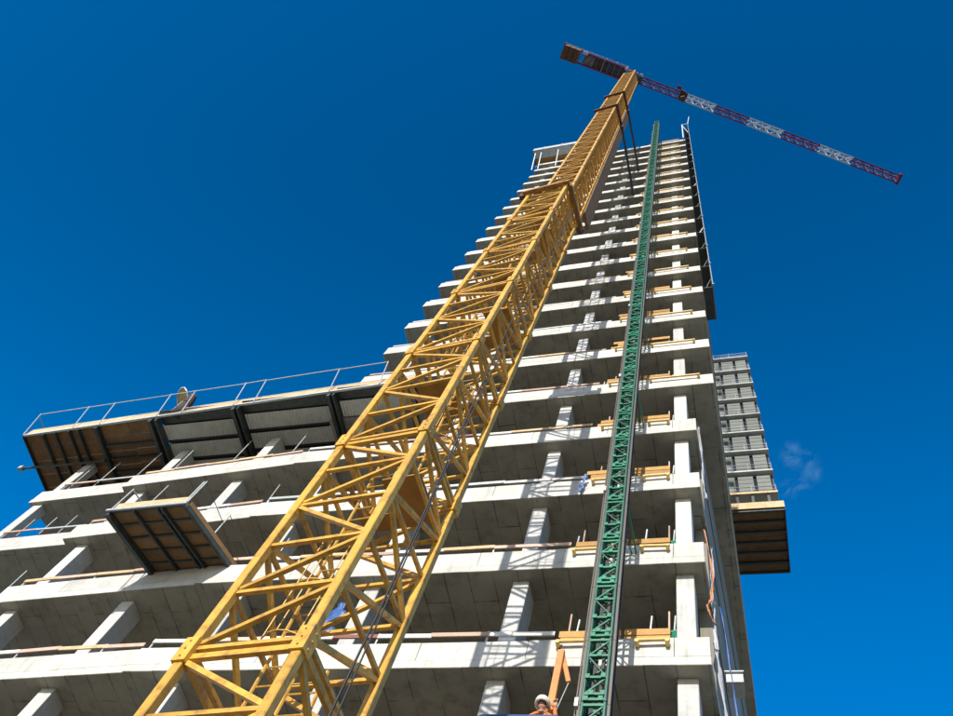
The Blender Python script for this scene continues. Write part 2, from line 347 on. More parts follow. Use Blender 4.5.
# ------------------------------------------------------------------ low wing on the left
wing = thing('concrete_wing', 'low unfinished concrete wing with stepped white balcony slabs', 'building', (-19, 4, 0))
def wy(x): return 0.03 + (XL - x) * 0.05
WX, WXE = -20.85, -25.15
for i in range(-3, 4):
    z = LV(i)
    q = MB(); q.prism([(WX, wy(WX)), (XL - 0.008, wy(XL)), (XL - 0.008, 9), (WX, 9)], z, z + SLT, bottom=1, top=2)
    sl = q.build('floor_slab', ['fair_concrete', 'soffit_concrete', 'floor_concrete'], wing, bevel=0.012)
    cuts = [WX, WX + random.uniform(1.6, 2.6), WX + random.uniform(3.9, 5.0), XL - 0.008]
    for a, b in zip(cuts, cuts[1:]):
        q = MB(); dy = random.uniform(0.006, 0.014); a += 0.005; b -= 0.005
        q.prism([(a, wy(a) + dy), (b, wy(b) + dy), (b, wy(b) + 0.22), (a, wy(a) + 0.22)], z + SLT + 0.004, z + 0.8)
        q.build('upstand_panel', 'fair_concrete', sl, bevel=0.01)
    y1, y2 = 0.60, 0.74                       # the set-back bay at the far left
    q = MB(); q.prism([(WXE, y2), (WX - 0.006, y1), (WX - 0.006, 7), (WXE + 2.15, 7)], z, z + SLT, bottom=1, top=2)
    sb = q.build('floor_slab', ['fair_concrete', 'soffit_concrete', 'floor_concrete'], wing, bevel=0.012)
    xm = -22.6
    for a, b in ((WXE, xm), (xm, WX - 0.006)):
        f = lambda x: y2 + (y1 - y2) * (x - WXE) / (WX - WXE)
        a += 0.005; b -= 0.005; q = MB()
        q.prism([(a, f(a) + 0.01), (b, f(b) + 0.01), (b, f(b) + 0.22), (a, f(a) + 0.22)], z + SLT + 0.004, z + 0.8)
        q.build('upstand_panel', 'fair_concrete', sb, bevel=0.01)
    zt = LV(i + 1) if i < 3 else LV(4) - 0.12
    for x, y in ((-16.1, 0.48), (-20.15, 0.66), (-24.72, 0.86)):
        MB().box(x - 0.2, x + 0.2, y, y + (0.6 if x > -24 else 0.38), z + SLT, zt).build('column', 'column_concrete', wing, bevel=0.015)
    if i < 3: MB().box(-19.5, XL - 0.1, 5.0, 8.5, z + SLT, LV(i + 1)).build('unseen_core_wall', 'wall_concrete', wing)
for x, y in ((-16.1, 0.48), (-20.15, 0.66), (-24.72, 0.86)):
    MB().box(x - 0.25, x + 0.25, y, y + 0.75, 0, LV(-3)).build('column', 'column_concrete', wing)

# ------------------------------------------------------------------ formwork deck on top of the wing
fd = thing('formwork_deck', 'long timber-edged formwork deck with steel railing on top of the low wing', 'formwork', (-19, 0, LV(4) - 0.4))
zd = LV(4) + 0.02
def fy(x): return -0.62 - (x + 27.5) * 0.036           # front edge in plan
XA, XB = -27.5, -10.2
# edge boards
xs = [XA]
while xs[-1] < XB - 2.5: xs.append(xs[-1] + random.choice((2.2, 2.5, 3.0)))
xs.append(XB)
for a, b in zip(xs, xs[1:]):
    q = MB(); a += 0.006; b -= 0.006
    q.prism([(a, fy(a)), (b, fy(b)), (b, fy(b) + 0.045), (a, fy(a) + 0.045)], zd + 0.03, zd + 0.42 + random.uniform(-0.02, 0.02))
    q.build('edge_board', 'timber_pale', fd)
q = MB(); q.prism([(XA, fy(XA) - 0.03), (XB, fy(XB) - 0.03), (XB, fy(XB) + 0.05), (XA, fy(XA) + 0.05)], zd - 0.06, zd + 0.024); q.build('edge_angle', 'galvanised', fd)
q = MB(); q.prism([(XA, fy(XA) - 0.0), (XB, fy(XB) - 0.0), (XB, fy(XB) + 0.09), (XA, fy(XA) + 0.09)], zd + 0.45, zd + 0.5); q.build('edge_cap', 'galvanised', fd)
MB().box(XA - 0.03, XA + 0.0, fy(XA), 3.6, zd - 0.1, zd + 0.42).build('end_board', 'dark_steel', fd)
# plywood sheets (left bays), corrugated sheets (right bays)
y0 = fy(XA) + 0.06
for a, b in ((XA, -26.2), (-26.2, -25.0), (-25.0, -23.9), (-23.9, -22.5), (-22.5, -21.1)):
    yy = fy(b) + 0.06
    while yy < 3.4:
        MB().box(a + 0.006, b - 0.006, yy + 0.005, yy + 0.62, zd + 0.05 + random.uniform(0, 0.012), zd + 0.085).build('plywood_sheet', 'plywood', fd)
        yy += 0.63
def corrugated(a, b, ya, yb, z):
    q = MB(); n = int((b - a) / 0.06); vs = []; fs = []
    for k in range(n + 1):
        x = a + (b - a) * k / n; dz = 0.022 if (k % 2) else -0.022
        vs += [(x, ya, z + dz), (x, yb, z + dz)]
    fs = [(2 * k, 2 * k + 1, 2 * k + 3, 2 * k + 2) for k in range(n)]
    q.poly(vs, fs)
    o = q.build('corrugated_sheet', 'corrugated', fd); sf = o.modifiers.new('thickness', 'SOLIDIFY'); sf.thickness = 0.004
    return o
for a, b in ((-21.0, -17.6), (-17.25, -13.6), (-13.25, -10.3)):
    ys = fy(a) + 0.42
    for k in range(4):
        corrugated(a + 0.02, b - 0.02, ys + 0.02, ys + 0.66, zd + 0.02)
        MB().box(a + 0.02, b - 0.02, ys + 0.68, ys + 0.80, zd + 0.10, zd + 0.20).build('bearer', 'dark_steel', fd)
        ys += 0.82
    MB().box(a + 0.02, b - 0.02, fy(b) + 0.06, fy(a) + 0.41, zd + 0.10, zd + 0.14).build('plank', 'dark_steel', fd)
MB().box(-21.05, XB - 0.02, fy(XB) + 0.30, 3.3, zd + 0.26, zd + 0.30).build('backing_board', 'dark_steel', fd)
# steel cross beams
for x, wd, hh in ((-26.5, 0.07, 0.16), (-25.9, 0.06, 0.14), (-25.2, 0.07, 0.16), (-24.75, 0.07, 0.16), (-23.85, 0.14, 0.22), (-21.25, 0.14, 0.30), (-20.95, 0.08, 0.3), (-17.52, 0.14, 0.30), (-17.3, 0.06, 0.3), (-13.5, 0.14, 0.30), (-13.3, 0.06, 0.3), (-10.4, 0.14, 0.3)):
    MB().box(x - wd / 2, x + wd / 2, fy(x) + 0.04, 3.5, zd - hh, zd + 0.012).build('cross_beam', 'dark_steel', fd, bevel=0.008)
for yy in (0.15, 0.75, 1.35, 1.95):
    MB().box(-23.7, -21.4, yy, yy + 0.09, zd - 0.12, zd + 0.03).build('joist', 'dark_steel', fd)
MB().tube([(-28.0, 0.75, zd - 0.27), (-23.9, 0.75, zd - 0.27)], 0.05, 8).build('ledger_tube', 'dark_steel', fd)
MB().box(-28.15, -27.95, 0.66, 0.84, zd - 0.36, zd - 0.18).build('coupler', 'galvanised', fd)
MB().box(XA, XB, 3.3, 3.45, LV(3) + 0.9, zd - 0.32).build('back_screen', 'plywood', fd)
# railing
px = [XA, -25.0, -23.7, -21.0, -19.85, -17.55, -16.65, -13.5, -11.5]
rl = MB()
for x in px:
    q = MB(); q.tube([(x, fy(x) - 0.05, zd - 0.03), (x + 0.05, fy(x) - 0.40, zd + 1.2)], 0.022, 6); q.build('rail_post', 'galvanised', fd)
for hz, t in ((1.16, 1.0), ):
    for a, b in zip(px, px[1:]):
        q = MB(); q.tube([(a + 0.05, fy(a) - 0.39, zd + hz), (b + 0.05, fy(b) - 0.39 + random.uniform(-0.02, 0.02), zd + hz + random.uniform(-0.02, 0.03))], 0.021, 6); q.build('guard_tube', 'galvanised', fd)
MB().tube([(XA, fy(XA) - 0.35, zd + 1.1), (XA - 0.1, 2.5, zd + 1.1)], 0.024, 6).build('guard_tube', 'galvanised', fd)

# tilted straw-coloured board and dark bundle behind the railing
bd = thing('tilted_board', 'round straw-coloured board with pale rim tipped up behind the deck railing', 'board', (-20.9, -0.8, zd + 0.5))
c0 = Vector((-20.75, -0.92, zd + 1.52)); nrm = Vector((-0.45, -0.40, -0.75)).normalized()
ux = nrm.cross(Vector((0, 0, 1))).normalized(); uy = ux.cross(nrm)
ring = [c0 + ux * (0.46 * math.cos(a)) + uy * (0.40 * math.sin(a)) for a in [2 * math.pi * k / 10 + 0.2 for k in range(10)]]
q = MB(); q.poly([p for p in ring] + [p - nrm * 0.03 for p in ring], [tuple(range(10)), tuple(reversed(range(10, 20)))] + [(k, (k + 1) % 10, 10 + (k + 1) % 10, 10 + k) for k in range(10)])
q.build('disc', 'straw_board', bd)
q = MB(); q.tube([p + nrm * 0.005 for p in ring] + [ring[0] + nrm * 0.005], 0.03, 6); q.build('rim', 'jib_white', bd)
MB().tube([(-20.75, -0.75, zd + 0.5), (-20.7, -0.8, zd + 1.4)], 0.05, 8).build('post', 'dark_steel', bd)
bu = MB(); bu.tube([(-20.35, -0.72, zd + 0.1), (-20.30, -0.75, zd + 0.7), (-20.33, -0.8, zd + 1.15), (-20.38, -0.85, zd + 1.6), (-20.4, -0.85, zd + 1.75)], 0.26, 10, 0.15)
tag(bu.build('dark_bundle', 'cloth_dark', smooth=True), 'dark wrapped bundle standing beside the tilted round board on the formwork deck', 'bundle')

# ------------------------------------------------------------------ loading platform slung out from the wing
lp = thing('loading_platform', 'steel loading platform with timber deck slung out from the low wing', 'platform', (-15, 0, LV(1) + 0.7))
zp = LV(1) + 0.86
PX0, PX1, PY0, PY1 = -16.35, -13.86, -1.86, 0.28
sk = 0.22                                               # the platform sits slightly askew
def pxy(u, v): return (PX0 + (PX1 - PX0) * u + 0.72 * v, PY0 + (PY1 - PY0) * v - 0.06 * u)
for a in range(3):
    for b in range(5):
        e = 0.008
        q = MB(); q.prism([pxy(a / 3 + e, b / 5 + e), pxy((a + 1) / 3 - e, b / 5 + e), pxy((a + 1) / 3 - e, (b + 1) / 5 - e), pxy(a / 3 + e, (b + 1) / 5 - e)], zp, zp + 0.04)
        q.build('deck_board', 'plywood', lp)
for u, wd, hh in ((0.0, 0.12, 0.2), (0.335, 0.06, 0.13), (0.64, 0.06, 0.13), (0.70, 0.05, 0.13), (1.0, 0.10, 0.15)):
    q = MB(); q.bar((*pxy(u, -0.01), zp - hh / 2 - 0.003), (*pxy(u, 1.06), zp - hh / 2 - 0.003), wd, hh); q.build('long_beam', 'dark_steel', lp, bevel=0.006)
for v in (0.0, 0.2, 0.4, 0.6, 0.8, 1.0):
    q = MB(); q.bar((*pxy(0.025, v), zp - 0.035), (*pxy(0.975, v), zp - 0.035), 0.05, 0.06); q.build('cross_bar', 'dark_steel', lp)
q = MB(); q.bar((*pxy(-0.02, -0.035), zp - 0.03), (*pxy(1.02, -0.035), zp - 0.03), 0.05, 0.09); q.build('front_angle', 'galvanised', lp)
q = MB(); q.bar((*pxy(0.03, -0.012), zp + 0.21), (*pxy(0.97, -0.012), zp + 0.21), 0.035, 0.28); q.build('toe_board', 'timber_pale', lp)
q = MB(); q.bar((*pxy(1.0, 0.02), zp + 0.12), (*pxy(1.0, 1.0), zp + 0.12), 0.035, 0.16); q.build('side_board', 'plywood', lp)
for u, v in ((0.01, -0.02), (0.48, -0.02), (0.99, -0.02), (0.955, -0.02), (0.01, 0.5), (0.99, 0.5)):
    q = MB(); q.tube([(*pxy(u, v), zp + 0.0), (*pxy(u, v), zp + 1.15)], 0.02 if u != 0.48 else 0.014, 6); q.build('rail_post', 'galvanised', lp)
q = MB(); q.tube([(*pxy(0.01, -0.02), zp + 1.1), (*pxy(0.01, 1.0), zp + 1.1)], 0.022, 6); q.build('side_rail', 'galvanised', lp)
q = MB(); q.tube([(*pxy(0.99, -0.02), zp + 1.12), (*pxy(1.06, 1.0), zp + 0.1)], 0.012, 5); q.build('brace_chain', 'dark_steel', lp)
q = MB(); q.tube([(*pxy(0.99, 0.5), zp + 1.12), (*pxy(1.06, 1.0), zp + 0.6)], 0.012, 5); q.build('brace_chain', 'dark_steel', lp)
q = MB(); q.bar((*pxy(-0.03, 1.04), zp - 0.2), (*pxy(-0.03, 1.14), zp + 0.0), 0.16, 0.2); q.build('anchor_bracket', 'rust_brown', lp)

# ------------------------------------------------------------------ tower crane
TH = rad(-5)
crane = thing('tower_crane', 'yellow lattice tower crane with red and white jib rising past the tower', 'crane', (-4.7, -5.93, 0))
def mast_frame(cx, cy):
    c, s_ = math.cos(TH), math.sin(TH)
    return lambda x, y, z: (cx + c * x - s_ * y, cy + s_ * x + c * y, z)
LC = (-4.715, -5.925); W = 1.36
lowf = mast_frame(*LC)
def z_of(h): return h + CAMZ
joints = [0.0, 2.37 + CAMZ, 6.09 + CAMZ] + [z_of(10.72 + 3.72 * k) for k in range(6)]
HB = {}
def face_pts(w):                       # corner loop: front-left, front-right, back-right, back-left
    return [(-w / 2, -w / 2), (w / 2, -w / 2), (w / 2, w / 2), (-w / 2, w / 2)]
CH = 0.115
first = True
for si in range(len(joints) - 1):
    z0, z1 = joints[si], joints[si + 1]
    nb = 5 if si == 2 else 4
    q = MB()
    for cx, cy in face_pts(W):
        q.bar(lowf(cx, cy, z0 + 0.01), lowf(cx, cy, z1 - 0.01), CH, CH, up=lowf(0, 1, 0) if False else (math.sin(-TH), math.cos(TH), 0))
    sec = q.build('mast_section', 'crane_yellow', crane, bevel=0.012)
    for k, (cx, cy) in enumerate(face_pts(W)):
        sx, sy = math.copysign(1, cx), math.copysign(1, cy)
        q = MB()
        q.bar(lowf(cx, cy, z1 - 0.17), lowf(cx, cy, z1 + 0.17), CH + 0.05, CH + 0.05, up=(math.sin(-TH), math.cos(TH), 0))
        q.poly([lowf(cx + sx * 0.02, cy - sx * sy * 0.0 + sy * (CH / 2 + 0.03), z1 - 0.14)] * 0, ())
        for zb_ in (-0.11, 0.0, 0.11):
            for ax_, ay_ in ((sx * (CH / 2 + 0.025), 0), (0, -abs(CH / 2 + 0.025) if sy < 0 else CH / 2 + 0.025)):
                p0 = Vector(lowf(cx + ax_, cy + ay_, z1 + zb_)); p1 = Vector(lowf(cx + ax_ * 1.18, cy + ay_ * 1.18, z1 + zb_)); q.tube([p0, p1], 0.012, 6)
        q.build('joint_sleeve', 'crane_yellow', sec)
        q = MB()
        q.bar(lowf(cx - sx * 0.02, cy - sy * (CH / 2 + 0.06), z1 - 0.11), lowf(cx - sx * 0.02, cy - sy * (CH / 2 + 0.06), z1 + 0.11), 0.05, 0.12)
        q.build('lug', 'crane_yellow', sec, bevel=0.01)
    bh = (z1 - z0) / nb
    dirs = [1, 0, 1, 0, 0][:nb]        # from the top: left-to-right going down, then back
    P = face_pts(W)
    for fi in range(4):
        a, b = P[fi], P[(fi + 1) % 4]
        ax, ay = a; bx, by = b
        e = (CH / 2) / W
        A = (ax + (bx - ax) * e, ay + (by - ay) * e); B = (bx - (bx - ax) * e, by - (by - ay) * e)
        for k in range(nb):
            zt = z1 - bh * k; zb = zt - bh
            if k == 0:
                q = MB(); q.bar(lowf(*A, z1 - 0.07), lowf(*B, z1 - 0.07), 0.055, 0.075); q.build('horizontal_brace', 'crane_yellow', sec)
            q = MB(); q.bar(lowf(*A, zb + 0.06), lowf(*B, zb + 0.06), 0.05, 0.055); q.build('horizontal_brace', 'crane_yellow', sec)
            q = MB()
            if dirs[k]: q.bar(lowf(*A, zt - (0.14 if k == 0 else 0.0)), lowf(*B, zb + 0.11), 0.055, 0.06)
            else: q.bar(lowf(*B, zt - 0.02), lowf(*A, zb + 0.12), 0.055, 0.06)
            q.build('diagonal_brace', 'crane_yellow', sec)
    # rest platform with a ladder hatch, ladder with hoops
    q = MB(); zz = z1 - 0.55
    u0 = W / 2 - 0.09
    hx = 0.1 if si % 2 else -0.52
    for (xa, xb, ya, yb) in ((-u0, hx, -0.25, u0), (hx + 0.5, u0, -0.25, u0), (hx, hx + 0.5, 0.32, u0)):
        if xb - xa < 0.05: continue
        q.poly([lowf(xa, ya, zz), lowf(xb, ya, zz), lowf(xb, yb, zz), lowf(xa, yb, zz), lowf(xa, ya, zz + 0.03), lowf(xb, ya, zz + 0.03), lowf(xb, yb, zz + 0.03), lowf(xa, yb, zz + 0.03)],
               ((3, 2, 1, 0), (4, 5, 6, 7), (0, 1, 5, 4), (1, 2, 6, 5), (2, 3, 7, 6), (3, 0, 4, 7)))
    q.build('rest_platform', 'platform_steel', sec)
    q = MB(); lx = hx + 0.06
    zb0, zt0 = z0 - 0.45 if si else 0.1, z1 + 0.35
    ya, yb = 0.18, -0.02
    for dx in (0, 0.38): q.tube([lowf(lx + dx, ya, zb0), lowf(lx + dx, yb, zt0)], 0.022, 6)
    nr = int((zt0 - zb0) / 0.28)
    for k in range(1, nr):
        t = k / nr; q.tube([lowf(lx, ya + (yb - ya) * t, zb0 + (zt0 - zb0) * t), lowf(lx + 0.38, ya + (yb - ya) * t, zb0 + (zt0 - zb0) * t)], 0.012, 5)
    q.build('ladder', 'crane_yellow', sec)
    q = MB()
    for k in range(3):
        zc = z0 + 0.9 + k * 0.95
        q.tube([lowf(lx + 0.19 + 0.33 * math.cos(a), 0.1 - 0.30 * math.sin(a) , zc) for a in [math.pi * j / 8 for j in range(9)]], 0.011, 5)
    for j in (2, 4, 6):
        a = math.pi * j / 8; q.tube([lowf(lx + 0.19 + 0.33 * math.cos(a), 0.1 - 0.30 * math.sin(a), z0 + 0.9), lowf(lx + 0.19 + 0.33 * math.cos(a), 0.1 - 0.30 * math.sin(a), z0 + 2.8)], 0.009, 5)
    q.build('ladder_cage', 'crane_yellow', sec)
MB().box(LC[0] - 1.8, LC[0] + 1.8, LC[1] - 1.8, LC[1] + 1.8, -0.4, 0.25).build('foundation_block', 'ballast', crane, bevel=0.03)
# hoses running up the right-hand face
for ox, oy, r in ((0.74, -0.10, 0.016), (0.76, 0.02, 0.012)):
    q = MB(); q.tube([lowf(W / 2 + ox - 0.62, oy + 0.10 * math.sin(z * 0.31 + oy * 9) , z) for z in [0.3 + k * 0.9 for k in range(34)]], r, 6); q.build('power_cable', 'rubber_black', crane, smooth=True)
# collar at the change of section
def collar(fr, w, z, parts_name, ext, beam=0.17):
    P = face_pts(w)
    for k in range(4):
        a, b = P[k], P[(k + 1) % 4]
        d = Vector((b[0] - a[0], b[1] - a[1])).normalized(); e = ext[k]
        q = MB(); q.bar(fr(a[0] - d.x * e[0], a[1] - d.y * e[0], z + (0.003 if k % 2 else 0)), fr(b[0] + d.x * e[1], b[1] + d.y * e[1], z + (0.003 if k % 2 else 0)), beam, beam * 1.25)
        q.build(parts_name, 'collar_ochre' if parts_name == 'collar_beam' else 'rust_brown', crane, bevel=0.01)
ZC = z_of(29.35)
collar(lowf, W + 0.26, ZC, 'collar_beam', [(0.05, 0.02), (-0.1, 0.12), (-0.1, -0.1), (-0.1, -0.1)])
q = MB(); q.bar(lowf(W / 2 + 0.13, W / 2 + 0.2, ZC - 0.5), lowf(W / 2 + 0.13, W / 2 + 0.3, ZC + 0.2), 0.14); q.build('collar_bracket', 'rust_brown', crane)
q = MB(); q.bar(lowf(-W / 2 - 0.2, -W / 2 - 0.05, ZC - 0.3), lowf(-W / 2 - 0.2, -W / 2 - 0.05, ZC + 0.25), 0.16); q.build('collar_bracket', 'rust_brown', crane)
# slimmer, more closely braced mast above the collar
UC = (-4.80, -5.48); UW = 1.17
upf = mast_frame(*UC)
ZT = z_of(97.6)
ns = 18; hs = (ZT - ZC) / ns
for si in range(ns):
    z0, z1 = ZC + hs * si, ZC + hs * (si + 1)
    q = MB()
    for cx, cy in face_pts(UW): q.bar(upf(cx, cy, z0 + 0.005), upf(cx, cy, z1 - 0.005), 0.11, 0.11, up=(math.sin(-TH), math.cos(TH), 0))
    for cx, cy in face_pts(UW): q.bar(upf(cx, cy, z1 - 0.12), upf(cx, cy, z1 + 0.0), 0.15, 0.15, up=(math.sin(-TH), math.cos(TH), 0))
    sec = q.build('mast_section', 'crane_yellow_aged', crane)
    q = MB(); P = face_pts(UW); nb = 4; bh = (z1 - z0) / nb
    for fi in range(4):
        a, b = P[fi], P[(fi + 1) % 4]
        for k in range(nb):
            zb = z0 + bh * k; zt = zb + bh
            q.bar(upf(*a, zb), upf(*b, zb), 0.055, 0.06)
            if (k + fi) % 2: q.bar(upf(*a, zb), upf(*b, zt), 0.055)
            else: q.bar(upf(*b, zb), upf(*a, zt), 0.055)
    br = q.build('bracing', 'crane_yellow_aged', sec); br['kind'] = 'stuff'
    q = MB(); u0 = UW / 2 - 0.07; zz = z0 + 0.4
    q.poly([upf(-u0, -0.1, zz), upf(u0, -0.1, zz), upf(u0, u0, zz), upf(-u0, u0, zz), upf(-u0, -0.1, zz + 0.03), upf(u0, -0.1, zz + 0.03), upf(u0, u0, zz + 0.03), upf(-u0, u0, zz + 0.03)],
           ((3, 2, 1, 0), (4, 5, 6, 7), (0, 1, 5, 4), (1, 2, 6, 5), (2, 3, 7, 6), (3, 0, 4, 7)))
    q.build('rest_platform', 'platform_steel', sec)
    q = MB()
    for dx in (-0.2, 0.2): q.bar(upf(dx, 0.2, z0), upf(dx, 0.2, z1), 0.05)
    for k in range(12): q.bar(upf(-0.2, 0.2, z0 + 0.1 + k * 0.3), upf(0.2, 0.2, z0 + 0.1 + k * 0.3), 0.03)
    q.build('ladder', 'crane_yellow_aged', sec)
    if 0 < si < 11:                          # sheet-steel duct clamped to the rear right-hand chord
        q = MB(); q.poly([upf(x, y, z) for z in (z0 + 0.01, z1 - 0.01) for x, y in ((UW / 2 - 0.02, UW / 2 + 0.06), (UW / 2 + 0.10, UW / 2 + 0.06), (UW / 2 + 0.10, UW / 2 + 0.75), (UW / 2 - 0.02, UW / 2 + 0.75))],
                         ((3, 2, 1, 0), (4, 5, 6, 7), (0, 1, 5, 4), (1, 2, 6, 5), (2, 3, 7, 6), (3, 0, 4, 7)))
        q.build('duct_panel', 'duct_brown', crane)
# tie frames and tie struts to the tower
for h, xs_, tgt in ((60.4, 0, [(-3.85, 60.4)]), (70.2, 0, [(-3.80, 70.2)])):
    collar(upf, UW + 0.28, z_of(h), 'tie_frame', [(0.15, 0.1), (0.0, 0.15), (-0.1, -0.1), (-0.1, -0.1)], 0.16)
    for k, (tx, th) in enumerate(tgt):
        a = upf(UW / 2 + 0.14, UW / 2 + 0.2, z_of(h)); b = (tx, 0.0, z_of(th))
        q = MB(); q.tube([a, b], 0.085, 8); q.build('tie_strut', 'dark_steel', crane)
        q = MB(); q.bar((a[0], a[1], a[2] - 0.6), (a[0], a[1], a[2] + 0.3), 0.22); q.build('tie_bracket', 'rust_brown', crane)
        q = MB(); q.bar(Vector(a).lerp(Vector(b), 0.93), Vector(a).lerp(Vector(b), 0.985), 0.24); q.build('tie_shoe', 'dark_steel', crane)
# slewing ring, jib and counter-jib
def ray(u, v, h):
    d = (u - 476.5, v - 358.0, FPX); wv = [sum(RC[r][c] * d[r] for r in range(3)) for c in range(3)]
    return Vector((wv[0] * h / wv[2], wv[1] * h / wv[2] - D, h + CAMZ))
HJ = 98.6
tip = ray(899, 179.5, HJ); ctr = Vector((UC[0], UC[1], HJ + CAMZ))
jd = Vector((tip.x - ctr.x, tip.y - ctr.y, 0)); JL = jd.length; jd.normalize(); js = Vector((-jd.y, jd.x, 0))
def J(a, b, c): return ctr + jd * a + js * b + Vector((0, 0, c))
q = MB(); q.tube([ctr + Vector((0, 0, -1.0)), ctr + Vector((0, 0, -0.45))], 0.72, 20); q.build('slewing_ring', 'rust_brown', crane)
q = MB(); q.tube([ctr + Vector((0, 0, -0.44)), ctr + Vector((0, 0, 0.3))], 0.55, 12); q.build('turntable', 'jib_red', crane)
q = MB(); q.bar(J(-0.6, 0, 0.5), J(0.6, 0, 0.5), 1.1, 1.7); q.build('jib_root', 'jib_red', crane)
for dx, dy in ((0.95, -0.55), (-0.8, -0.62)):
    q = MB(); q.bar(J(dx - 0.16, dy, -0.45), J(dx + 0.16, dy, -0.45), 0.25, 0.3); q.build('floodlight', 'jib_white', crane)
q = MB(); q.bar(J(0.75, -0.1, -0.75), J(1.25, -0.1, -0.75), 0.8, 1.2); q.build('operator_cab', 'dark_steel', crane)
# jib: seven painted lengths, red and white in turn
def frac(u, v):
    p_ = ray(u, v, HJ); return (Vector((p_.x, p_.y, 0)) - Vector((ctr.x, ctr.y, 0))).dot(jd)
cutpx = [(686, 97), (716, 107), (748, 121), (783, 134), (819, 148), (853, 160)]
cutl = [0.7] + [frac(*c) for c in cutpx] + [JL]
JW, JH = 0.78, 0.95
for k, (a, b) in enumerate(zip(cutl, cutl[1:])):
    mt_ = 'jib_red' if k % 2 == 0 else 'jib_white'
    q = MB()
    for yy in (-JW / 2, JW / 2): q.bar(J(a + 0.02, yy, 0), J(b - 0.02, yy, 0), 0.13)
    q.bar(J(a + 0.02, 0, JH), J(b - 0.02, 0, JH), 0.12)
    ch_ = q.build('jib_section', mt_, crane)
    n = max(2, round((b - a) / 1.15)); st = (b - a) / n
    for j in range(n):
        xa, xm, xb = a + st * j, a + st * (j + 0.5), a + st * (j + 1)
        for pa, pb in ((J(xa, -JW / 2, 0), J(xm, JW / 2, 0)), (J(xm, JW / 2, 0), J(xb, -JW / 2, 0)),
                       (J(xa, -JW / 2, 0), J(xm, 0, JH)), (J(xm, 0, JH), J(xb, -JW / 2, 0)), (J(xa, JW / 2, 0), J(xm, 0, JH)), (J(xm, 0, JH), J(xb, JW / 2, 0))):
            q = MB(); q.bar(pa, pb, 0.07); q.build('lattice_bar', mt_, ch_)
    # walkway strip and trolley rope
    q = MB(); q.tube([J(a, 0.1, 0.12), J(b, 0.1, 0.12)], 0.025, 5); q.build('trolley_rope', 'dark_steel', ch_)
q = MB(); q.bar(J(JL - 0.1, 0, 0.3), J(JL + 0.15, 0, 0.3), 1.2, 0.7); q.build('jib_nose', 'jib_red', crane)
tx = frac(683, 96)
q = MB(); q.bar(J(tx - 0.4, 0, -0.2), J(tx + 0.4, 0, -0.2), 0.95, 0.2); q.bar(J(tx - 0.5, -0.5, -0.5), J(tx + 0.1, -0.5, -0.5), 0.3, 0.5); tr = q.build('trolley', 'rust_brown', crane)
q = MB(); q.bar(J(tx - 1.0, -0.75, -0.25), J(tx - 0.5, -0.75, -0.25), 0.35, 0.3); q.build('maintenance_basket', 'jib_red', tr)
for dx in (-0.3, 0.3):
    q = MB(); q.tube([J(tx + dx, 0, -0.3), J(tx + dx * 0.6, 0, -2.6)], 0.02, 5); q.build('hoist_rope', 'dark_steel', tr)
q = MB(); q.bar(J(tx, 0, -3.1), J(tx, 0, -2.5), 0.35, 0.6); q.build('hook_block', 'rust_brown', tr)
CJ = 8.1
for yy in (-0.62, 0.62):
    q = MB(); q.bar(J(-0.6, yy, 0.1), J(-CJ, yy, 0.1), 0.16, 0.32); q.build('counter_jib_beam', 'jib_red', crane)
for j in range(9):
    q = MB(); a = -0.9 - j * 0.6
    q.bar(J(a, -0.6, 0.0), J(a - 0.6, 0.6, 0.0), 0.07); q.build('counter_jib_brace', 'jib_red', crane)
for j in range(7):
    q = MB(); a = -0.8 - j * 0.65
    q.bar(J(a, 0, 0.22), J(a - 0.62, 0, 0.22), 1.1, 0.03); q.build('walkway_grating', 'dark_steel', crane)
for yy in (-0.78, 0.78):
    q = MB(); q.bar(J(-0.6, yy, 1.1), J(-CJ, yy, 1.1), 0.05); q.bar(J(-0.6, yy, 0.65), J(-CJ, yy, 0.65), 0.04)
    for j in range(7): q.bar(J(-0.8 - j * 1.2, yy, 0.2), J(-0.8 - j * 1.2, yy, 1.1), 0.05)
    q.build('counter_jib_railing', 'jib_red' if yy > 0 else 'galvanised', crane)
for j in range(3):
    q = MB(); a = -CJ + 0.15 + j * 0.62
    q.bar(J(a, 0, -0.45), J(a + 0.58, 0, -0.45), 1.5, 1.9); q.build('ballast_block', 'ballast_brown', crane, bevel=0.03)
q = MB(); q.bar(J(-CJ + 0.02, 0, 0.3), J(-CJ + 0.14, 0, 0.3), 1.75, 1.5); q.build('end_frame', 'jib_red', crane)
q = MB(); q.bar(J(-5.6, 0.1, 0.7), J(-4.4, 0.1, 0.7), 1.2, 1.0); q.build('winch_housing', 'machine_grey', crane, bevel=0.03)
q = MB(); q.tube([J(-4.1, -0.5, 0.6), J(-4.1, 0.5, 0.6)], 0.4, 14); q.build('winch_drum', 'machine_grey', crane)
q = MB(); q.bar(J(-5.9, -0.6, -0.15), J(-5.3, -0.6, -0.15), 0.3, 0.25); q.build('control_box', 'jib_white', crane)
q = MB(); q.bar(J(-3.4, 0.0, -0.1), J(-3.3, 0.0, -0.1), 1.3, 0.2); q.build('counter_jib_brace', 'machine_grey', crane)

